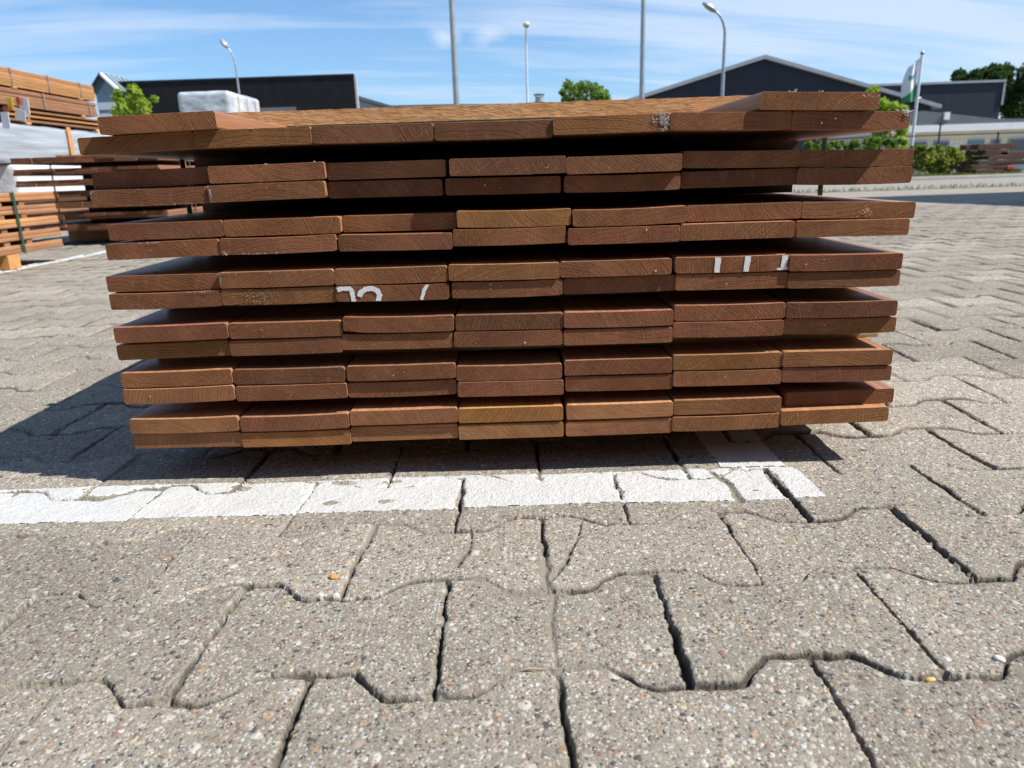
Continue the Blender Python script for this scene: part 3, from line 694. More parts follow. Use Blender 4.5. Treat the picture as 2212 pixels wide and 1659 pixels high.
flecks('flake', B('6l', 0), [(-.038, .001, .0005, .0015, 3, .0011), (-.005, -.004, .0005, .001, 2, .0006)], MAT['wax'], seed=15)
flecks('flake', B('5u', 1), [(-.03, .001, .0008, .0005, 3, .001), (.022, .004, .0004, .001, 2, .0009)], MAT['wax'], seed=16)
strands('lint', B('0', 1), [(-.032, .002, .0105, .006, 7), (.0, .002, .0105, .004, 4), (-.10, .06, .0105, .01, 0)], MAT['lint'], 21)
strands('lint', B('1', 6), [(.066, .0, .010, .008, 10)], MAT['lint'], 22)
strands('wood_fibre', B('2u', 1), [(.0, .0, .0105, .002, 7), (.06, .0, .0105, .002, 4)], MAT['fibre'], 23, .00018)
strands('wood_fibre', B('1', 1), [(.0, .0, .0105, .003, 6), (.055, .0, .0105, .002, 3)], MAT['fibre'], 24, .00018)
for k, (r_, i_) in enumerate([('2l', 3), ('3u', 4), ('4u', 4), ('4l', 5), ('6l', 5), ('6u', 2), ('4u', 6), ('7l', 6), ('3l', 4), ('5l', 3), ('2u', 3), ('5l', 6), ('7u', 0)]):
    rr = random.Random(k + 60)
    for q in range(4): flecks('wood_chip', B(r_, i_), [(rr.uniform(-.06, .06), rr.uniform(-.007, .007), 0, 0, 1, .0013 if q == 0 else .0006)], MAT['fibre'], seed=k * 5 + q + 80)

# ------------------------------------------------------------------ battens, bearers and the strap of the near stack
def rough_bar(name, x0, x1, y0, y1, z0, z1, mat, nx=160, amp=.0012, seed=0, smooth=False):
    """a sawn bar along x with torn, uneven long edges"""
    xs = np.linspace(x0, x1, nx)
    prof = [(y0, z0), (y0, z0 * .8 + z1 * .2), (y0, z0 * .6 + z1 * .4), (y0, z0 * .4 + z1 * .6), (y0, z0 * .2 + z1 * .8), (y0, z1), ((y0 + y1) / 2, z1), (y1, z1), (y1, z0)]
    m = len(prof); cx, cy, cz = (x0 + x1) / 2, (y0 + y1) / 2, (z0 + z1) / 2
    v = np.zeros((nx, m, 3))
    for k, (y, z) in enumerate(prof):
        o_ = np.full(nx, seed * 3.1 + k * .13)
        v[:, k, 0] = xs - cx
        v[:, k, 1] = y - cy + (fnoise(xs, o_, 70, seed + k, 3) - .5) * amp * 4
        v[:, k, 2] = z - cz + (fnoise(xs, o_, 55, seed + 40 + k, 3) - .5) * amp * 5 * (1 if z > z0 else .1)
    f = []
    for i in range(nx - 1):
        for k in range(m):
            k2 = (k + 1) % m; f.append((i * m + k, (i + 1) * m + k, (i + 1) * m + k2, i * m + k2))
    f.append(tuple(range(m))); f.append(tuple((nx - 1) * m + k for k in range(m))[::-1])
    me = mesh_np(name, v.reshape(-1, 3), f, [mat], False)
    bm = bmesh.new(); bm.from_mesh(me); bmesh.ops.recalc_face_normals(bm, faces=bm.faces[:]); bm.to_mesh(me); bm.free()
    if smooth:
        me.polygons.foreach_set('use_smooth', np.ones(len(me.polygons), bool))
        try: me.set_sharp_from_angle(angle=R(50))
        except Exception: pass
    return link(name, me, None, (cx, cy, cz))
o = rough_bar('batten', -.470, .505, 1.27, 1.315, .4835, .5105, MAT['sawn'], 500, .00035, 5, True)
tag(o, 'rough sawn orange batten lying across the top of the stack', 'batten')
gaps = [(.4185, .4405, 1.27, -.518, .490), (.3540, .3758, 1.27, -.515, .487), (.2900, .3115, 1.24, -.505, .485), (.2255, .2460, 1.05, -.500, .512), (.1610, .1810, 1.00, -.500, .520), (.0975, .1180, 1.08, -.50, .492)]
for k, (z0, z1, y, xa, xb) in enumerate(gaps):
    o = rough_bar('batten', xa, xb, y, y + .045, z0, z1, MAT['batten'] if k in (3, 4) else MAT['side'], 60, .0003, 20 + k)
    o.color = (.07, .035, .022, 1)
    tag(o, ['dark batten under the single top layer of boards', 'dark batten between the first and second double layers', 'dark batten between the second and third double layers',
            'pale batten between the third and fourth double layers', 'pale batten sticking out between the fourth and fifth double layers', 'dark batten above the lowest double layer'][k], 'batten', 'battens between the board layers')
for k, y in enumerate((1.22, 2.45, 3.55)):
    o = rough_bar('bearer', -.50, .49, y, y + .09, .006, .0575, MAT['bearer'], 40, .0004, 40 + k)
    tag(o, ['wooden bearer in the shade under the front of the stack', 'wooden bearer under the middle of the stack', 'wooden bearer under the back of the stack'][k], 'bearer')
# strap round the stack
mb = MB(); sy, swd = 1.235, .016
loop = [(-.5265, .052), (.5235, .052), (.5235, .466), (.470, .4835), (-.498, .4835), (-.5265, .466)]
for (xa, za), (xb, zb) in zip(loop, loop[1:] + loop[:1]):
    d = Vector((xb - xa, 0, zb - za)).normalized(); nn = Vector((d.z, 0, -d.x)) * .0009
    a, b = Vector((xa, 0, za)), Vector((xb, 0, zb))
    P = [a - nn, b - nn, b + nn, a + nn]
    v0 = [Vector((p.x, sy, p.z)) for p in P]; v1 = [Vector((p.x, sy + swd, p.z)) for p in P]
    mb.poly(v0); mb.poly(v1[::-1])
    for i in range(4): mb.poly([v0[i], v1[i], v1[(i + 1) % 4], v0[(i + 1) % 4]])
tag(mb.build('strap', MAT['strap']), 'dark green plastic strap round the near stack of brown boards', 'strap')
# twig and loose stones on the paving
def gpt(px, py, dz=0.0):
    y = .9
    for _ in range(8):
        p = at(px, py, y); q = at(px, py, y + .01); s_ = (q.z - p.z) / .01
        y = y + (float(gz(p.x, y)) - p.z) / s_
    p = at(px, py, y); h = float(paver(np.array([p.x]), np.array([p.y]))[0][0]); return Vector((p.x, p.y, p.z + h + dz))
a, b = gpt(1128, 1441, .002), gpt(1183, 1444, .002)
mb = MB(); mb.tube([a, a.lerp(b, .3) + Vector((0, .0006, .0006)), a.lerp(b, .7), b], [.0006, .0010, .0009, .0004], 6)
tag(mb.build('twig', MAT['twig']), 'thin dry twig lying across a paver joint in front', 'twig')
def pebble(px, py, r, col, lab):
    p = gpt(px, py, r * .25); bm = bmesh.new(); bmesh.ops.create_icosphere(bm, subdivisions=2, radius=r)
    rr = random.Random(int(px))
    for v in bm.verts: v.co = Vector((v.co.x * 1.25, v.co.y * .95, v.co.z * .7)) * rr.uniform(.92, 1.06)
    mb = MB(); mb.bm(bm); o = mb.build('pebble', simple_mat('pebble_stone', col, .6, .2, 200.0), smooth=True); o.location = p; o.rotation_euler = (0, 0, rr.uniform(0, 3))
    tag(o, lab, 'pebble', 'loose pebbles on the paving')
pebble(722, 1254, .0042, (.50, .25, .08), 'orange pebble on the paver edge left of centre')
pebble(2011, 1456, .0038, (.55, .36, .12), 'yellow brown pebble beside the joint at the right')
pebble(2158, 1425, .0036, (.66, .60, .54), 'whitish pebble in the joint near the right edge')
# ------------------------------------------------------------------ timber packs of the yard
PACKMESH = {}
def pack(name, label, x0, y0, z0, nx, layers, L, w=.145, t=.0205, gap=.0215, cols=('brown',), group=None, bearer=.07, single_top=False, sticker_in=.05, thin=False, seed=1, straps=(), strap_mat='strap', jitter=.01, rz=0.0, bearer_ys=(.3, None), stick_ys=(.16,)):
    """a pack of boards lying along y: pairs of board rows, stickers between them; children: boards, stickers, bearers, straps"""
    rr = random.Random(seed); root = empty(name, (x0 + nx * w / 2, y0, z0), rz)
    tag(root, label, 'timber pack', group)
    key = (w, t, L)
    if key not in PACKMESH: PACKMESH[key] = board_mesh('board', w - .002, t, L, .0004, ncol=3, rad=.003)
    me = PACKMESH[key]; W_ = nx * w; z = bearer
    for k, ys in enumerate(bearer_ys):
        if bearer <= 0: break
        yy = L - .4 if ys is None else ys
        mb = MB(); mb.box(-W_ / 2 + .0, yy, 0.0, W_ / 2 - .0, yy + .09, bearer - .001, 0, .003)
        mb.build('bearer', MAT['bearer'], root)
    for li in range(layers):
        rows = 1 if (thin or (single_top and li == layers - 1)) else 2
        lx = rr.uniform(-jitter, jitter)
        for r_ in range(rows):
            for i in range(nx):
                o = link('board', me, root, (-W_ / 2 + (i + .5) * w + lx + rr.uniform(-.002, .002), rr.uniform(-.012, .012), z + t / 2))
                c = WOOD[rr.choice(cols)]; k = rr.uniform(.85, 1.12); o.color = (c[0] * k, c[1] * k, c[2] * k, 1)
            z += t + (.003 if thin and gap == 0 else .0006)
        if li < layers - 1 and gap > 0:
            for sy_ in list(stick_ys) + [L - .3]:
                mb = MB(); mb.box(-W_ / 2 + sticker_in, sy_, z, W_ / 2 - .01, sy_ + .045, z + gap - .0006)
                st = mb.build('sticker', MAT['side'], root); c = WOOD['brown']; st.color = (c[0], c[1], c[2], 1)
            z += gap
    for sy_ in straps:
        mb = MB(); e = .003; a, b, c, d = -W_ / 2 - jitter - e, W_ / 2 + jitter + e, bearer - e, z + e
        for (xa, za, xb, zb) in ((a, c, a - .0015, d), (b, c, b + .0015, d), (a, d, b, d + .0015)):
            mb.box(xa, sy_, za, xb, sy_ + .018, zb)
        mb.build('strap', MAT[strap_mat], root)
    return root, z0 + z
# left edge: the pack nearest to the camera, its sunlit long side facing the near stack
p, _ = pack('timber_pack', 'orange brown timber pack with a green strap at the left edge, beside the white line', -3.555, 1.24, .006, 7, 5, 2.99, cols=('light brown', 'brown', 'light brown', 'golden ochre'), seed=4, straps=(2.62,), bearer=.075, bearer_ys=(.4, 2.50), stick_ys=(.4, 2.51), jitter=.006, group='timber packs of the yard', gap=.0235)
# the dark pack behind it
p, ztop = pack('timber_pack', 'dark brown layered timber pack behind the near stack on the left', -3.40, 5.25, .0, 7, 7, 2.4, cols=('dark brown', 'reddish brown', 'dark brown'), seed=9, bearer=.11, bearer_ys=(.5, None), stick_ys=(.42,), sticker_in=.24, gap=.034, jitter=.012, straps=(.46,), group='timber packs of the yard')
o = rough_bar('batten', -3.30, -2.42, 5.62, 5.68, ztop + .001, ztop + .024, MAT['bearer'], 30, .0006, 77)
tag(o, 'orange batten lying on top of the dark timber pack', 'batten')

def soft_box(name, x0, y0, z0, x1, y1, z1, r, mats, amp=.01, n=26, parent=None, sc=5.0, seed=0):
    """a wrapped bundle: rounded box with slack, wrinkled sides; origin at the middle of its base"""
    c = np.array([(x0 + x1) / 2, (y0 + y1) / 2, (z0 + z1) / 2]); h = np.array([x1 - x0, y1 - y0, z1 - z0]) / 2
    V_, F_ = [], []; off = 0
    for ax in range(3):
        for s_ in (-1, 1):
            a, b = [k for k in range(3) if k != ax]
            ga, gb = np.meshgrid(np.linspace(-1, 1, n), np.linspace(-1, 1, n)); P = np.zeros((n * n, 3))
            P[:, ax] = s_ * h[ax]; P[:, a] = ga.ravel() * h[a]; P[:, b] = gb.ravel() * h[b]
            q = np.clip(P, -(h - r), h - r); d = P - q; ln = np.linalg.norm(d, axis=1, keepdims=True); d = d / np.maximum(ln, 1e-9)
            P = q + d * r
            wr = fnoise(P[:, 0] * 1.0 + P[:, 1] * .7, P[:, 2] * 2.2 + P[:, 1] * .3, sc, 60 + seed, 3) - .5
            P = P + d * (wr * amp * 2)[:, None]
            idx = np.arange(n * n).reshape(n, n)
            f = np.stack([idx[:-1, :-1], idx[:-1, 1:], idx[1:, 1:], idx[1:, :-1]], -1).reshape(-1, 4)
            V_.append(P + [0, 0, h[2]]); F_.append(f + off); off += n * n
    me = mesh_np(name, np.concatenate(V_), np.concatenate(F_), mats, True)
    bm = bmesh.new(); bm.from_mesh(me); bmesh.ops.remove_doubles(bm, verts=bm.verts[:], dist=.002); bmesh.ops.recalc_face_normals(bm, faces=bm.faces[:]); bm.to_mesh(me); bm.free()
    o = link(name, me, parent); o.location = (c[0], c[1], z0); return o
# the tall pile at the far left: packs on packs
PX = at(213, 232, 10.62).x
def low(y): return float(gz(np.array([0.]), np.array([y]))[0])
yA = 8.55
while at(16, 160, yA).x < PX: yA -= .02
p, zt = pack('timber_pack', 'bottom pack of the tall pile at the far left, mostly hidden', PX - 1.02, yA, low(9), 7, 4, 2.3, cols=('brown', 'light brown'), seed=15, bearer=.09, bearer_ys=(.3, None), group='packs of the tall pile')
o = soft_box('wrapped_pack', PX - 1.05, yA - .1, zt + .004, PX + .10, yA + 1.55, .68, .05, [MAT['tarp']], .012, 24, sc=3.0, seed=1)
tag(o, 'white sheeted pack low in the tall pile at the far left', 'wrapped pack', 'packs of the tall pile')
root = empty('wrapped_pack', (PX - .5, yA, .68)); tag(root, 'grey plastic wrapped pack in the middle of the tall pile with a white flap', 'wrapped pack', 'packs of the tall pile')
o = soft_box('wrapping', -.58, -.6, .004, .56, 2.85, .435, .06, [MAT['gwrap']], .014, 34, root, 4.0, 2)
o = soft_box('white_flap', .36, 1.95, .15, .60, 2.95, .452, .07, [MAT['tarp']], .02, 22, root, 3.0, 3)
mb = MB(); mb.box(.575, 1.05, -.01, .590, 1.13, .45, 0, .004); mb.build('lath', MAT['bearer'], root)
p, zt = pack('timber_pack', 'thin loose orange boards directly on the grey wrapped pack', PX - .98, yA + .15, 1.128, 8, 3, 10.75 - yA, w=.12, t=.022, gap=.032, cols=('golden ochre', 'light brown', 'brown'), seed=17, bearer=.03, bearer_ys=(.3, None), thin=True, stick_ys=(.35,), group='packs of the tall pile', jitter=.03)
p, zt2 = pack('timber_pack', 'long orange brown pack hung with white tags in the tall pile', PX - .98, yA - .35, zt + .002, 8, 8, 10.95 - yA, w=.12, t=.020, gap=0, cols=('light brown', 'brown', 'brown'), seed=19, bearer=.03, bearer_ys=(.8, None), thin=True, straps=(1.2, 2.2), strap_mat='gstrap', jitter=.012, group='packs of the tall pile')
p, zt3 = pack('timber_pack', 'topmost bright orange timber pack of the tall pile at far left', PX - .98, yA + .02, zt2 + .002, 8, 8, 10.6 - yA, w=.12, t=.0212, gap=0, cols=('golden ochre', 'light brown', 'golden ochre'), seed=21, bearer=.02, bearer_ys=(.3, None), thin=True, straps=(.30, 1.0, 1.7), strap_mat='gstrap', jitter=.006, group='packs of the tall pile')
# paper tags hanging at the near end of the long pack
def paper_tag(px, py, w_, h_, mat, lab, tilt, Y):
    root = at(px, py, Y); mb = MB(); mb.box(-w_ / 2, -.003, -h_ / 2, w_ / 2, .003, h_ / 2, 0, .001)
    o = mb.build('paper_tag', MAT[mat]); o.location = root; o.rotation_euler = (0, tilt, -.5)
    tag(o, lab, 'tag', 'paper tags on the tall pile')
    return o
for a in ((22, 224, .10, .12, 'yellow', 'small yellow paper tag on the tall timber pile', .1), (52, 229, .17, .16, 'paper', 'larger white paper tag on the tall timber pile', .12), (39, 218, .06, .08, 'red', 'small red tag above the larger white tag', .0),
          (44, 248, .18, .11, 'paper', 'tilted white paper tag below the larger white tag', .3), (12, 260, .14, .16, 'paper', 'white paper tag at the left frame edge', .08), (13, 236, .10, .06, 'red', 'dark red tag above the leftmost white tag', .1)):
    paper_tag(*a, 8.1)
# white wrapped bundle on a pile further back
zb = low(16.0); bx0, bx1 = at(384, 225, 16.0).x, at(497, 215, 16.0).x; bxc = (bx0 + bx1) / 2; bxh = (bx1 - bx0) / 2
p, zt = pack('timber_pack', 'brown timber pack under the white wrapped bundle, hidden by the near stack', bxc - .58, 16.0, zb, 8, 12, 2.0, cols=('brown', 'light brown'), seed=31, bearer=.1, thin=True, gap=.06, stick_ys=(.4,), group='timber packs of the yard')
p, zt = pack('timber_pack', 'upper timber pack right under the white wrapped bundle', bxc - .58, 16.0, zt, 8, 9, 2.0, cols=('brown', 'light brown'), seed=32, bearer=.06, thin=True, gap=.05, stick_ys=(.4,), group='timber packs of the yard')
root = empty('wrapped_bundle', (bxc, 16.0, zt)); tag(root, 'white plastic wrapped bundle in front of the black building', 'wrapped bundle')
ztop = at(440, 196, 16.0).z
o = soft_box('plastic_wrap', -bxh, -.02, .004, bxh, 1.95, ztop - zt, .09, [MAT['wrap']], .009, 36, root, 5.0, 5)
for yy in (.45, 1.0, 1.55):
    mb = MB(); mb.box(bxh + .008, yy, .03, bxh + .016, yy + .05, ztop - zt - .08); mb.build('tape', MAT['batten'], root)
# tall shed out at the right, whose shadow falls on the far paving
root = empty('shed', (13.0, 1.0, 0.0)); tag(root, 'tall grey metal shed standing outside the right edge', 'building')
mb = MB(); mb.box(-3.7, -7.0, -.3, 4.0, 7.4, 6.2); mb.build('wall', MAT['greywall'], root)
mb = MB(); mb.prism([(-3.9, 6.21), (4.2, 6.21), (.1, 7.2)], -7.2, 7.6); mb.build('roof', MAT['greyroof'], root)
mb = MB(); mb.box(-3.76, -2.0, -.1, -3.705, 2.0, 4.0); mb.build('door', MAT['trim'], root)

# unseen dark block added behind the camera to keep low sky off the board ends
root = empty('sky_blocker', (0, -6.0, 0)); tag(root, 'unseen dark block added behind the camera against the low sky', 'building')
mb = MB(); mb.box(-16, -9, -.3, 15, 0, 4.4); mb.build('wall', MAT['black'], root)
mb = MB(); mb.box(-16.2, -9.2, 4.41, 15.2, .3, 4.7); mb.build('roof', MAT['greyroof'], root)
# old dark timber heap far right
hz = at(2150, 391, 24.0).z
root = empty('timber_heap', (at(2150, 391, 24.0).x, 24.0, hz)); tag(root, 'heap of dark weathered timber with white wrapping at the right edge', 'timber heap')
rr = random.Random(5)
for k, (xa, xb, za, zb_) in enumerate(((-.72, .50, .98, 1.16), (-.45, .30, .80, .97), (-.35, .95, .66, .79), (-.60, 1.1, .52, .64), (-.75, .45, .38, .50), (-.70, .70, .24, .36), (-.78, .40, .06, .22), (.10, 1.2, .80, .90))):
    mb = MB()
    n_ = 4
    for q in range(n_):
        y_ = q * .26; mb.box(xa + rr.uniform(-.06, .06), y_, za, xb + rr.uniform(-.06, .06), y_ + .22, zb_ - rr.uniform(0, .02), 0, .01)
    mb.build('timber', MAT['oldwood'], root)
for xa, xb, za, zb_ in ((.45, .95, .30, .52), (.40, .62, .02, .20), (.62, 1.1, .12, .28)):
    o = soft_box('white_wrapping', xa, .05, za, xb, .9, zb_, .04, [MAT['wrap']], .02, 10, root, 5.0, int(xa * 50) + 60)
mb = MB(); mb.box(.30, -.03, .34, .52, .3, .46, 0, .02); mb.build('red_sheet', MAT['red'], root)

# ------------------------------------------------------------------ street lamps and masts
def lamp(px_top, py_top, px_b, py_b, Y, side, lab, col='steel', r=.055):
    base = at(px_b, py_b, Y); zb_ = low(Y); base.z = zb_; top = at(px_top, py_top, Y)
    lean = 0.0
    root = empty('street_lamp', (base.x, Y, zb_)); tag(root, lab, 'street lamp', 'street lamps along the road')
    Hh = top.z - zb_; dx = top.x - base.x
    mb = MB(); f_ = .86 if side else .90; pts = [(0, 0, 0), (0, 0, 1.0), (0, 0, Hh * f_)]; rads = [r * 1.3, r * 1.15, r * .80]
    ex, ey = (dx, 0.0) if side else (0.0, -1.0)
    for k in range(1, 9):
        a = k / 8 * R(72)
        pts.append((ex * (1 - math.cos(a)) * 1.05, ey * (1 - math.cos(a)), Hh * f_ + Hh * (1 - f_) * math.sin(a) * 1.05)); rads.append(r * (.80 - .03 * k))
    mb.tube(pts, rads, 10); mb.build('pole', MAT[col], root, True)
    e = Vector(pts[-1]); d = (e - Vector(pts[-2])).normalized()
    bm = bmesh.new(); bmesh.ops.create_uvsphere(bm, u_segments=14, v_segments=9, radius=1.0)
    for v in bm.verts: v.co = Vector((v.co.x * (.33 if r > .06 else .25), v.co.y * .15, v.co.z * (.10 if v.co.z > 0 else .09)))
    mb = MB(); mb.bm(bm); hd = mb.build('lamp_head', MAT[col], root, True); hd.location = e + d * .24
    hd.rotation_euler = (0, -math.atan2(d.z, d.x) if side else 0, 0) if side else (0, 0, 0)
    if not side: hd.rotation_euler = (R(-15), 0, R(90))
    bm = bmesh.new(); bmesh.ops.create_uvsphere(bm, u_segments=12, v_segments=8, radius=1.0)
    for v in bm.verts: v.co = Vector((v.co.x * .26, v.co.y * .12, v.co.z * .075 - .055))
    mb = MB(); mb.bm(bm); cv = mb.build('lamp_cover', MAT['lens'], hd, True)
lamp(488, 104, 510, 150, 38.0, True, 'slim curved street lamp above the black building on the left')
lamp(1137, 66, 1137, 120, 34.0, False, 'straight looking street lamp seen end on in the middle of the sky', 'whitesteel', .05)
lamp(1535, 24, 1564, 120, 30.0, True, 'tall curved street lamp in front of the gabled hall', 'steel', .075)
def mast(x0, y0, x1, y1, Y, r, lab):
    b = at(x1, y1, Y); t_ = at(x0, y0, Y); zb_ = low(Y); hgt = 12.0
    root = empty('mast', (b.x, Y, zb_)); tag(root, lab, 'mast', 'tall light masts')
    mb = MB(); mb.tube([(0, 0, 0), (0, 0, hgt * .4), (0, 0, hgt)], [r * 1.25, r * .98, r * .6], 12); mb.build('pole', MAT['steel'], root, True)
    mb = MB(); mb.box(-.25, -.25, 0, .25, .25, .03, 0, .01); mb.build('base_plate', MAT['steel'], root)
    for sx in (-.6, .6):
        mb = MB(); mb.box(sx - .28, -.2, hgt - .12, sx + .28, .2, hgt + .02, 0, .03); mb.build('floodlight', MAT['steel'], root)
    mb = MB(); mb.box(-.9, -.03, hgt - .02, .9, .03, hgt + .04); mb.build('crossbar', MAT['steel'], root)
mast(975, 0, 987, 240, 24.0, .085, 'tall grey mast left of the middle, running out of the picture')
mast(1390, 0, 1386, 230, 26.0, .080, 'tall grey mast at the left eave of the gabled hall')

# ------------------------------------------------------------------ buildings
def solid(name, mat, parent, x0, y0, z0, x1, y1, z1, mi=0):
    mb = MB(); mb.box(x0, y0, z0, x1, y1, z1); return mb.build(name, mat, parent)
# black flat roofed building
Y = 46.0; zb = low(Y) - .3; a = at(258, 183, Y); b = at(764, 163, Y)
root = empty('black_building', ((a.x + b.x) / 2, Y, zb)); tag(root, 'long black flat roofed building on the left', 'building')
w2 = (b.x - a.x) / 2; hB = b.z - zb
def slanted(name, mat, y0, y1, z0, z1, xa, xb, k):
    mb = MB(); P = [(xa, y0), (xb, y0), (xb - k * (y1 - y0), y1), (xa, y1)]
    mb.poly([(x, y, z0) for x, y in P]); mb.poly([(x, y, z1) for x, y in P[::-1]])
    for i in range(4): (xp, yp), (xq, yq) = P[i], P[(i + 1) % 4]; mb.poly([(xp, yp, z0), (xq, yq, z0), (xq, yq, z1), (xp, yp, z1)])
    return mb.build(name, mat, root)
slanted('facade', MAT['black'], 0, 14, 0, hB, -w2, w2, .19)
slanted('roof_trim', MAT['navy'], -.05, 14.1, hB + .003, hB + .10, -w2 - .04, w2 + .04, .19)
solid('corner_trim', MAT['greywall'], root, w2 + .005, .02, 0, w2 + .12, .30, hB - .03)
wz = at(600, 232, Y).z - zb
for xa, xb in ((563, 640), (470, 545), (690, 728)):
    xa_, xb_ = at(xa, 240, Y).x - root.location.x, at(xb, 240, Y).x - root.location.x
    f = solid('window', MAT['trim'] if xa == 690 else MAT['greyroof'], root, xa_, -.04, wz - 2.6, xb_, -.002, wz - (0.5 if xa == 690 else 0)); mb = MB(); mb.box(xa_ + .06, -.07, wz - 2.5, xb_ - .06, -.045, wz - .6); mb.build('pane', MAT['glass'], f)
# glazed gable house behind the young tree
Y = 45.2; zb = low(Y) - .3; ap = at(224, 161, Y); l = at(205, 192, Y); r_ = at(256, 190, Y)
root = empty('glass_house', (ap.x, Y, zb)); tag(root, 'small gabled building with a glazed roof beside the black building', 'building')
xl, xr, ze, zr = l.x - ap.x, r_.x - ap.x, (l.z + r_.z) / 2 - zb, ap.z - zb
mb = MB(); mb.prism([(xl, ze - 1.8), (xr, ze - 1.8), (xr, ze), (0, zr), (xl, ze)], 0, 6.4); mb.build('glazed_gable', MAT['skyglass'], root)
solid('wall', MAT['greyroof'], root, xl + .01, .01, 0, xr - .01, 6.39, ze - 1.803)
ov = .12
for s_, xe in ((-1, xl), (1, xr)):
    d = Vector((xe, 0, ze - zr)); d.normalize(); e = Vector((xe, 0, ze)) + d * .35
    mb = MB(); mb.poly([(0, -.3, zr + .06), (0, 6.5, zr + .06), (e.x, 6.5, e.z + .06), (e.x, -.3, e.z + .06)]); mb.poly([(0, -.3, zr + .02), (e.x, -.3, e.z + .02), (e.x, 6.5, e.z + .02), (0, 6.5, zr + .02)])
    mb.poly([(0, -.3, zr + .02), (0, -.3, zr + .06), (e.x, -.3, e.z + .06), (e.x, -.3, e.z + .02)])
    rf = mb.build('glass_roof', MAT['skyglass'], root)
    for k in range(12):
        mb = MB(); yy = -.28 + k * .60; mb.tube([(0, yy, zr + .09), (e.x, yy, e.z + .09)], .035, 5); mb.build('glazing_bar', MAT['trim'], rf)
    mb = MB(); mb.tube([(0, -.36, zr), (e.x, -.36, e.z)], .10, 6); mb.build('verge_board', MAT['navy' if s_ < 0 else 'white'], root)
for z0_, z1_, m_ in ((ze - 1.15, ze - .75, 'white'), (ze - 1.7, ze - 1.35, 'white'), (ze - 2.6, ze - 1.75, 'glass')):
    solid('wall_band', MAT[m_], root, xl - .02, -.06, z0_, xr + .02, -.005, z1_)
# low hall in the distance, with a cowl on its roof
Y = 62.0; zb = low(Y) - .5
root = empty('low_hall', (at(950, 300, Y).x, Y, zb)); tag(root, 'low grey hall far behind the stack, right of the black building', 'building')
X = lambda px: at(px, 230, Y).x - root.location.x
Z = lambda px, py: at(px, py, Y).z - zb
mb = MB(); mb.prism([(X(700), 0), (X(1420), 0), (X(1420), Z(1420, 236)), (X(985), Z(985, 234)), (X(845), Z(845, 237)), (X(762), Z(762, 212)), (X(700), Z(700, 200))], 0, 12.0); mb.build('wall', MAT['greywall'], root)
mb = MB(); q = [(X(700), Z(700, 199)), (X(762), Z(762, 211)), (X(845), Z(845, 236)), (X(985), Z(985, 233)), (X(1420), Z(1420, 235))]
mb.prism([(x, z + .02) for x, z in q] + [(x, z + .28) for x, z in q[::-1]], -.2, 12.2); rf = mb.build('roof', MAT['greyroof'], root)
vx, vz0, vz1 = X(1167), Z(1167, 235) + .3, Z(1167, 199)
mb = MB(); s_ = (vz1 - vz0) / 36.0
mb.tube([(vx, 1.5, vz0 - .3), (vx, 1.5, vz0 + s_ * 12)], s_ * 11, 14); mb.tube([(vx, 1.5, vz0 + s_ * 12), (vx, 1.5, vz0 + s_ * 14)], s_ * 16, 14); mb.tube([(vx, 1.5, vz0 + s_ * 14), (vx, 1.5, vz0 + s_ * 28)], s_ * 12.5, 14)
for k in range(6):
    a = k * 1.047; mb.tube([(vx + math.cos(a) * s_ * 12, 1.5 + math.sin(a) * s_ * 12, vz0 + s_ * 28), (vx + math.cos(a) * s_ * 14, 1.5 + math.sin(a) * s_ * 14, vz0 + s_ * 33)], s_ * 1.2, 5)
cw = mb.build('cowl', MAT['steel'], root); mb = MB(); mb.tube([(vx, 1.5, vz0 + s_ * 33), (vx, 1.5, vz0 + s_ * 36)], s_ * 17, 14); mb.build('cowl_cap', MAT['greyroof'], cw)
# big gabled hall
Y = 52.0; zb = low(Y) - .4; ap = at(1649, 129, Y); el = at(1345, 226, Y); er = at(2012, 232, Y)
root = empty('gabled_hall', (ap.x, Y, zb)); tag(root, 'large dark navy hall with a wide gable and pale roof edge', 'building')
xl, zl, xr, zr_, za = el.x - ap.x, el.z - zb, er.x - ap.x, er.z - zb, ap.z - zb
mb = MB(); mb.prism([(xl, 0), (xr, 0), (xr, zr_), (0, za), (xl, zl)], 0, 26.0); mb.build('gable_wall', MAT['navy'], root)
mb = MB()
o1 = [(xl - .5, zl - .16), (0, za), (xr + .5, zr_ - .13)]
mb.prism([(x, z + .03) for x, z in o1] + [(x, z + .27) for x, z in o1[::-1]], -.35, 26.3); mb.build('roof', MAT['trim'], root)
# navy box hall to the right of it
Y = 58.0; zb = low(Y) - .4; a = at(1850, 188, Y); b = at(2168, 177, Y)
root = empty('box_hall', ((a.x + b.x) / 2, Y, zb)); tag(root, 'navy flat roofed hall with white edge trim, right of the gabled hall', 'building')
w2 = (b.x - a.x) / 2; hB = (a.z + b.z) / 2 - zb
solid('wall', MAT['navy'], root, -w2, 0, 0, w2, 20, hB)
solid('roof_trim', MAT['trim'], root, -w2 - .1, -.12, hB + .003, w2 + .14, 20.1, hB + .16)
solid('corner_trim', MAT['trim'], root, w2 + .004, -.10, hB - 1.6, w2 + .14, 20.0, hB - .002)
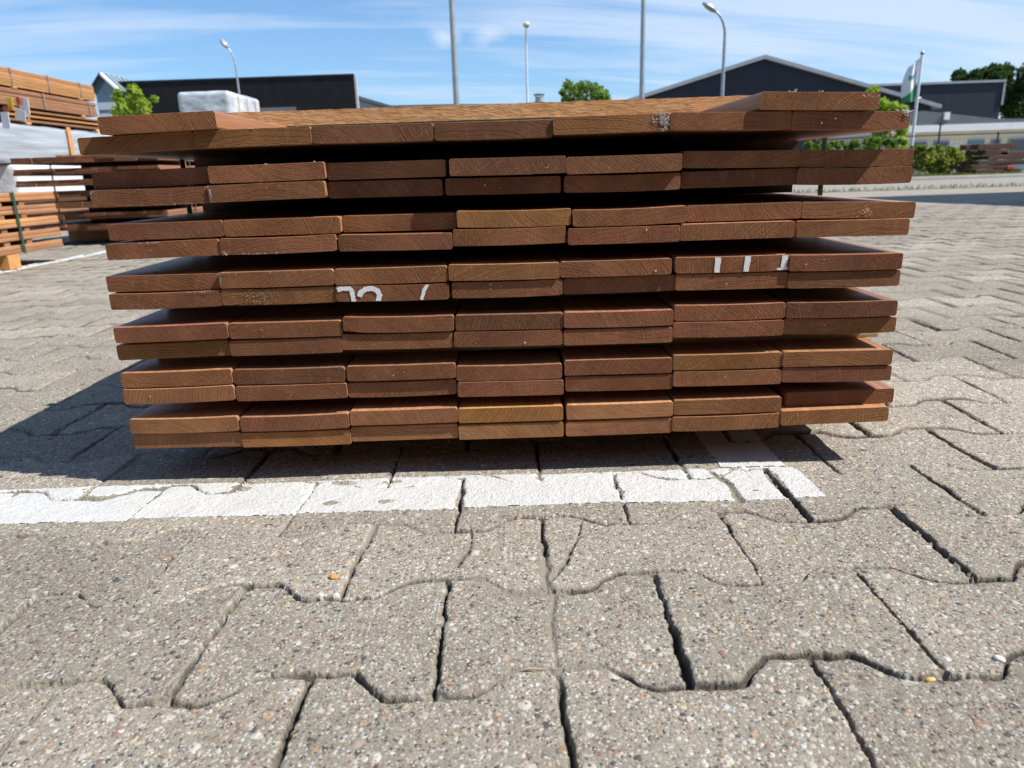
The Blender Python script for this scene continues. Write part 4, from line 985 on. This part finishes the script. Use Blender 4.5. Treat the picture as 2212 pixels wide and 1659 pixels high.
# cream bungalow
Y = 40.0; zb = low(Y); xL = at(1905, 270, Y).x; xR = at(2420, 270, Y).x
root = empty('bungalow', (xL, Y, zb)); tag(root, 'cream walled bungalow with grey roof and white fascia on the right', 'building')
wB = xR - xL; zf0, zf1 = at(2080, 283, Y).z - zb, at(2080, 268, Y).z - zb
solid('wall', MAT['cream'], root, .3, .35, 0, wB, 8.0, zf0)
solid('fascia', MAT['white'], root, 0, 0, zf0 + .003, wB + .4, 8.3, zf1)
xm = at(2010, 240, Y).x - xL
mb = MB(); zr1 = at(1975, 240, Y).z - zb
mb.prism([(.05, zf1 + .004), (wB, zf1 + .004), (at(2150, 262, Y).x - xL, zf1 + .22), (xm - .3, zr1), (.05, zr1 - .1)], .05, 8.1); mb.build('roof', MAT['greyroof'], root)
ptx = at(2045, 252, Y).x - xL; pz = at(2045, 252, Y).z - zb
solid('roof_vent', MAT['white'], root, ptx - .14, -.05, pz - .15, ptx + .14, .25, pz + .22)
for xa, xb in ((1975, 2010), (2025, 2058), (2100, 2135), (2150, 2170), (2188, 2225), (2260, 2330)):
    xa_, xb_ = at(xa, 300, Y).x - xL, at(xb, 300, Y).x - xL
    f = solid('window', MAT['trim'], root, xa_, .25, zf0 - 2.0, xb_, .347, zf0 - .45); mb = MB(); mb.box(xa_ + .07, .22, zf0 - 1.93, xb_ - .07, .247, zf0 - .52); mb.build('pane', MAT['glass'] if xa not in (2100,) else MAT['skyglass'], f)

# ------------------------------------------------------------------ flag
Y = 34.0; zb = low(Y); t_ = at(1992, 118, Y); b_ = at(1969, 330, Y)
root = empty('flagpole', (t_.x, Y, zb)); tag(root, 'white flagpole standing behind the right end of the stack', 'flagpole')
hF = t_.z - zb
mb = MB(); mb.tube([(0, 0, 0), (0, 0, hF)], [.075, .055], 10); mb.build('pole', MAT['whitesteel'], root, True)
mb = MB(); bm = bmesh.new(); bmesh.ops.create_uvsphere(bm, u_segments=10, v_segments=8, radius=.09)
for v in bm.verts: v.co.z += hF + .06
mb.bm(bm); mb.build('finial', MAT['steel'], root, True)
mb = MB(); mb.tube([(-.12, 0, hF * .655), (.16, 0, hF * .655)], .03, 6); mb.build('cleat', MAT['steel'], root)
px2m = Y / FPX * 1.04
nu, nv = 26, 54; verts, faces, mi = [], [], []
for j in range(nv):
    v_ = j / (nv - 1)
    for i in range(nu):
        u_ = i / (nu - 1)
        wid = (.62 + .18 * v_ + .12 * math.sin(v_ * 3.1)) * (31 * px2m)
        drop = u_ * (16 - 6 * v_) * px2m
        x = -.06 - u_ * wid - v_ * 2 * px2m; z = hF - .12 - v_ * 79 * px2m - drop * (1 - v_ * .9)
        verts.append((x, .12 * math.sin(u_ * 7 + v_ * 2.2) * (.3 + u_), z))
for j in range(nv - 1):
    for i in range(nu - 1):
        faces.append((j * nu + i, j * nu + i + 1, (j + 1) * nu + i + 1, (j + 1) * nu + i)); u_, v_ = (i + .5) / nu, (j + .5) / nv
        m_ = 0
        if v_ > .90 - .32 * max(0, (1 - u_)) ** 1.6 - .02: m_ = 1
        du, dv = (u_ - .45) / .30, (v_ - .36 - .05 * u_) / .075
        if abs(du) < 1 and -1 < dv + .9 * du * du - .4 < .0: m_ = 2
        elif abs(du) < .8 and 0 <= dv + .9 * du * du - .4 < .75: m_ = 3
        mi.append(m_)
me = mesh_np('flag', verts, faces, [MAT['cloth'], MAT['green'], MAT['blue'], MAT['lime']], True, midx=mi)
o = link('flag', me, None, (t_.x, Y, zb)); tag(o, 'white flag with a green lower edge hanging from the flagpole', 'flag')

# ------------------------------------------------------------------ fence
Y = 31.0; zb = low(Y)
x0 = at(1690, 330, Y).x; x1 = at(2420, 330, Y).x
root = empty('fence', (x0, Y, zb)); tag(root, 'thin dark wire mesh fence in front of the bungalow', 'fence')
hFz = at(2030, 292, Y).z - zb; n_ = 6
for k in range(n_ + 1):
    xx = at(2028 - 3 * 127 + k * 127, 300, Y).x - x0
    mb = MB(); mb.tube([(xx, 0, 0), (xx, 0, hFz + (.5 if k == 3 else .05))], .035, 6); mb.build('post', MAT['navy'], root)
mb = MB()
mb.tube([(0, 0, hFz), (x1 - x0, 0, hFz)], .022, 5)
for k in range(1, 9): mb.tube([(0, 0, hFz * k / 9), (x1 - x0, 0, hFz * k / 9)], .003, 3, cap=False)
for k in range(int((x1 - x0) / .2)): mb.tube([(k * .2, 0, 0), (k * .2, 0, hFz)], .002, 3, cap=False)
mb.build('wire_mesh', MAT['navy'], root)

# ------------------------------------------------------------------ plants
def leaves(n, centers, radii, size, seed, squash=1.0):
    """n small folded leaves scattered through clumps, denser towards their outside"""
    g = np.random.default_rng(seed); k = g.integers(0, len(centers), n)
    d = g.normal(size=(n, 3)); d /= np.linalg.norm(d, axis=1, keepdims=True)
    rad = g.random(n) ** .45
    P = np.asarray(centers)[k] + d * (rad * np.asarray(radii)[k])[:, None] * [1, 1, squash]
    a = g.normal(size=(n, 3)); a /= np.linalg.norm(a, axis=1, keepdims=True)
    b = np.cross(a, g.normal(size=(n, 3))); b /= np.linalg.norm(b, axis=1, keepdims=True)
    s_ = size * g.uniform(.55, 1.35, n)[:, None]
    V_ = np.stack([P - a * s_, P - b * s_ * .45, P + a * s_, P + b * s_ * .45], 1).reshape(-1, 3)
    F_ = np.arange(4 * n).reshape(n, 4)
    return V_, F_
def plant(name, base, label, mat, clumps, n, size, seed, trunk=None, group=None, cat='tree', branches=True, squash=1.0):
    root = empty(name, base); tag(root, label, cat, group)
    cs = [c[:3] for c in clumps]; rs = [c[3] for c in clumps]
    V_, F_ = leaves(n, cs, rs, size, seed, squash)
    link('crown' if cat == 'tree' else 'foliage', mesh_np('crown', V_, F_, [MAT[mat]]), root)
    mb = MB(); rr = random.Random(seed)
    if trunk:
        h, r = trunk; top = Vector((rr.uniform(-.1, .1), 0, h)); mb.tube([(0, 0, 0), (rr.uniform(-.05, .05), 0, h * .5), top], [r * 1.3, r, r * .7], 8)
        for c in cs[::max(1, len(cs) // 9)]: mb.tube([top * rr.uniform(.6, 1), (top + Vector(c)) * .5 + Vector((0, 0, -.1)), c], [r * .5, r * .32, r * .12], 5)
        mb.build('trunk', MAT['bark'], root)
    else:
        for c in cs[::max(1, len(cs) // 7)]: mb.tube([(c[0] * .4, c[1] * .4, 0), (c[0] * .8, c[1] * .8, c[2] * .6), c], [.02, .015, .008], 5)
        mb.build('stem', MAT['bark'], root)
    return root
def clump_px(spots, Y, base, depth, seed):
    """clumps given by where they stand, as (px, py, radius px) seen at depth Y"""
    rr = random.Random(seed); out = []
    for px, py, rp in spots:
        p = at(px, py, Y); r_ = rp * Y / FPX
        out.append((p.x - base[0], rr.uniform(-depth, depth), p.z - base[2], r_))
    return out
Y = 21.0; p = at(285, 300, Y); base = (p.x, Y, low(Y))
plant('young_tree', base, 'small yellow green young tree in front of the black building', 'leaf_young', clump_px([(286, 235, 18), (283, 215, 12), (265, 222, 10), (292, 198, 9), (278, 192, 7), (309, 205, 9), (322, 222, 8), (326, 212, 6), (262, 200, 6), (258, 212, 6), (300, 225, 12), (312, 240, 12), (245, 240, 14), (262, 245, 14), (287, 188, 5), (304, 196, 5)], Y, base, .35, 3), 3400, .062, 5, (2.2, .05), 'trees around the yard')
Y = 50.0; p = at(1263, 300, Y); base = (p.x, Y, low(Y))
plant('broadleaf_tree', base, 'round green tree crown just above the stack, left of the gabled hall', 'leaf_mid', clump_px([(1240, 195, 14), (1225, 187, 10), (1252, 187, 11), (1268, 190, 13), (1285, 198, 14), (1300, 205, 13), (1230, 210, 14), (1255, 212, 16), (1280, 216, 16), (1308, 216, 10), (1216, 200, 7), (1222, 220, 11), (1262, 228, 24)], Y, base, .8, 4), 1750, .15, 6, (5.0, .15), 'trees around the yard')
Y = 62.0; p = at(2180, 300, Y); base = (p.x, Y, low(Y))
plant('broadleaf_tree', base, 'big dark green tree behind the navy hall at the right edge', 'leaf_dark', clump_px([(2112, 166, 15), (2138, 160, 15), (2160, 150, 13), (2095, 160, 14), (2090, 172, 12), (2105, 175, 14), (2125, 178, 16), (2150, 165, 18), (2150, 185, 22), (2175, 160, 22), (2185, 185, 26), (2200, 165, 26), (2195, 210, 30), (2180, 235, 28), (2205, 250, 30), (2230, 190, 40), (2240, 240, 40), (2085, 185, 10), (2125, 200, 25), (2160, 215, 20)], Y, base, 1.6, 5), 12000, .20, 7, (5.0, .3), 'trees around the yard')
Y = 27.5; p = at(1912, 330, Y); base = (p.x, Y, low(Y))
plant('bush', base, 'bright green bush showing right of the topmost board on the right', 'leaf_young', clump_px([(1888, 200, 12), (1896, 192, 7), (1905, 225, 14), (1925, 235, 14), (1940, 240, 12), (1900, 245, 16), (1930, 255, 16), (1915, 275, 20), (1945, 280, 16), (1900, 300, 22), (1935, 310, 22)], Y, base, .3, 6), 2600, .075, 8, None, 'bushes along the fence', 'bush')
Y = 26.0
for k, (xa, xb, yt, lab, m_, n) in enumerate(((1735, 1800, 308, 'dark green shrub behind the strap at the left end of the hedge', 'leaf_mid', 1900), (1800, 1870, 305, 'dense shrub under the overhanging top board on the right', 'leaf_mid', 1900), (1865, 1945, 300, 'leafy green shrub just right of the board layers', 'leaf_mid', 2200),
        (1935, 2005, 318, 'olive shrub at the foot of the flagpole', 'leaf_dry', 2200), (1995, 2060, 316, 'yellowish green shrub in the middle of the hedge in front of the bungalow', 'leaf_dry', 2200), (2045, 2105, 326, 'low yellowish shrub beside the dark timber heap', 'leaf_dry', 1800))):
    rr = random.Random(k + 40); p = at((xa + xb) / 2, 384, Y); base = (p.x, Y + .2 * (k % 2), low(Y)); sp_ = []
    for q in range(16):
        f = rr.random(); sp_.append((xa + (xb - xa) * rr.random(), yt + 10 + (380 - yt - 10) * f, rr.uniform(9, 17)))
    for q in range(9): sp_.append((xa + (xb - xa) * rr.random(), yt + rr.uniform(2, 12), rr.uniform(4, 8)))
    plant('shrub', base, lab, m_, clump_px(sp_, Y, base, .35, k + 9), int(n * 1.5), .058, 20 + k, None, 'shrubs along the fence', 'shrub')
# kerb, gravel strip and verge at the far side of the yard
def strip(name, x0, x1, y0, y1, dz, mat, h=0.0, nx=30, ny=4):
    xs = np.linspace(x0, x1, nx); ys = np.linspace(y0, y1, ny); X_, Y_ = np.meshgrid(xs, ys); x = X_.ravel(); y = Y_.ravel()
    z = gz(x, y) + dz; idx = np.arange(nx * ny).reshape(ny, nx); F_ = np.stack([idx[:-1, :-1], idx[:-1, 1:], idx[1:, 1:], idx[1:, :-1]], -1).reshape(-1, 4)
    V_ = np.stack([x, y, z], 1)
    if h:
        V2 = np.stack([xs, np.full(nx, y0), gz(xs, np.full(nx, y0)) - .01], 1); n0 = len(V_); V_ = np.concatenate([V_, V2])
        F2 = np.stack([n0 + np.arange(nx - 1), n0 + np.arange(1, nx), idx[0, 1:], idx[0, :-1]], -1); F_ = np.concatenate([F_, F2])
    return tag(link(name, mesh_np(name, V_, F_, [mat])), kind='structure')
strip('gravel_strip', -2, 60, 12.6, 22.6, .004, MAT['pad'])
strip('kerb', -2, 60, 22.6, 22.85, .11, MAT['kerb'], .12)
strip('verge', -2, 60, 22.85, 34.0, .09, simple_mat('verge_soil', (0.09, 0.085, 0.04), .95, .4, 3.0))
g = np.random.default_rng(91); n = 9000
bx = g.uniform(3, 22, n); by = g.uniform(22.9, 26.5, n); bz = gz(bx, by) + .09; hh = g.uniform(.03, .14, n); an = g.uniform(0, 6.28, n); wd = .012
V_ = np.stack([np.stack([bx - np.cos(an) * wd, by - np.sin(an) * wd, bz], 1), np.stack([bx + np.cos(an) * wd, by + np.sin(an) * wd, bz], 1), np.stack([bx + g.normal(0, .03, n), by + g.normal(0, .03, n), bz + hh], 1)], 1).reshape(-1, 3)
tag(link('grass', mesh_np('grass', V_, np.arange(3 * n).reshape(n, 3), [MAT['grass']])), 'tufts of grass along the verge under the shrubs', 'grass', kind='stuff')
g = np.random.default_rng(92); n = 700
bx = g.uniform(5, 14, n); by = g.normal(13.0, .35, n); bz = gz(bx, by); hh = g.uniform(.02, .08, n); an = g.uniform(0, 6.28, n); wd = .012
V_ = np.stack([np.stack([bx - np.cos(an) * wd, by - np.sin(an) * wd, bz], 1), np.stack([bx + np.cos(an) * wd, by + np.sin(an) * wd, bz], 1), np.stack([bx + g.normal(0, .03, n), by + g.normal(0, .03, n), bz + hh], 1)], 1).reshape(-1, 3)
tag(link('weeds', mesh_np('weeds', V_, np.arange(3 * n).reshape(n, 3), [MAT['grass']])), 'sparse weeds at the far edge of the paving on the right', 'weeds', kind='stuff')
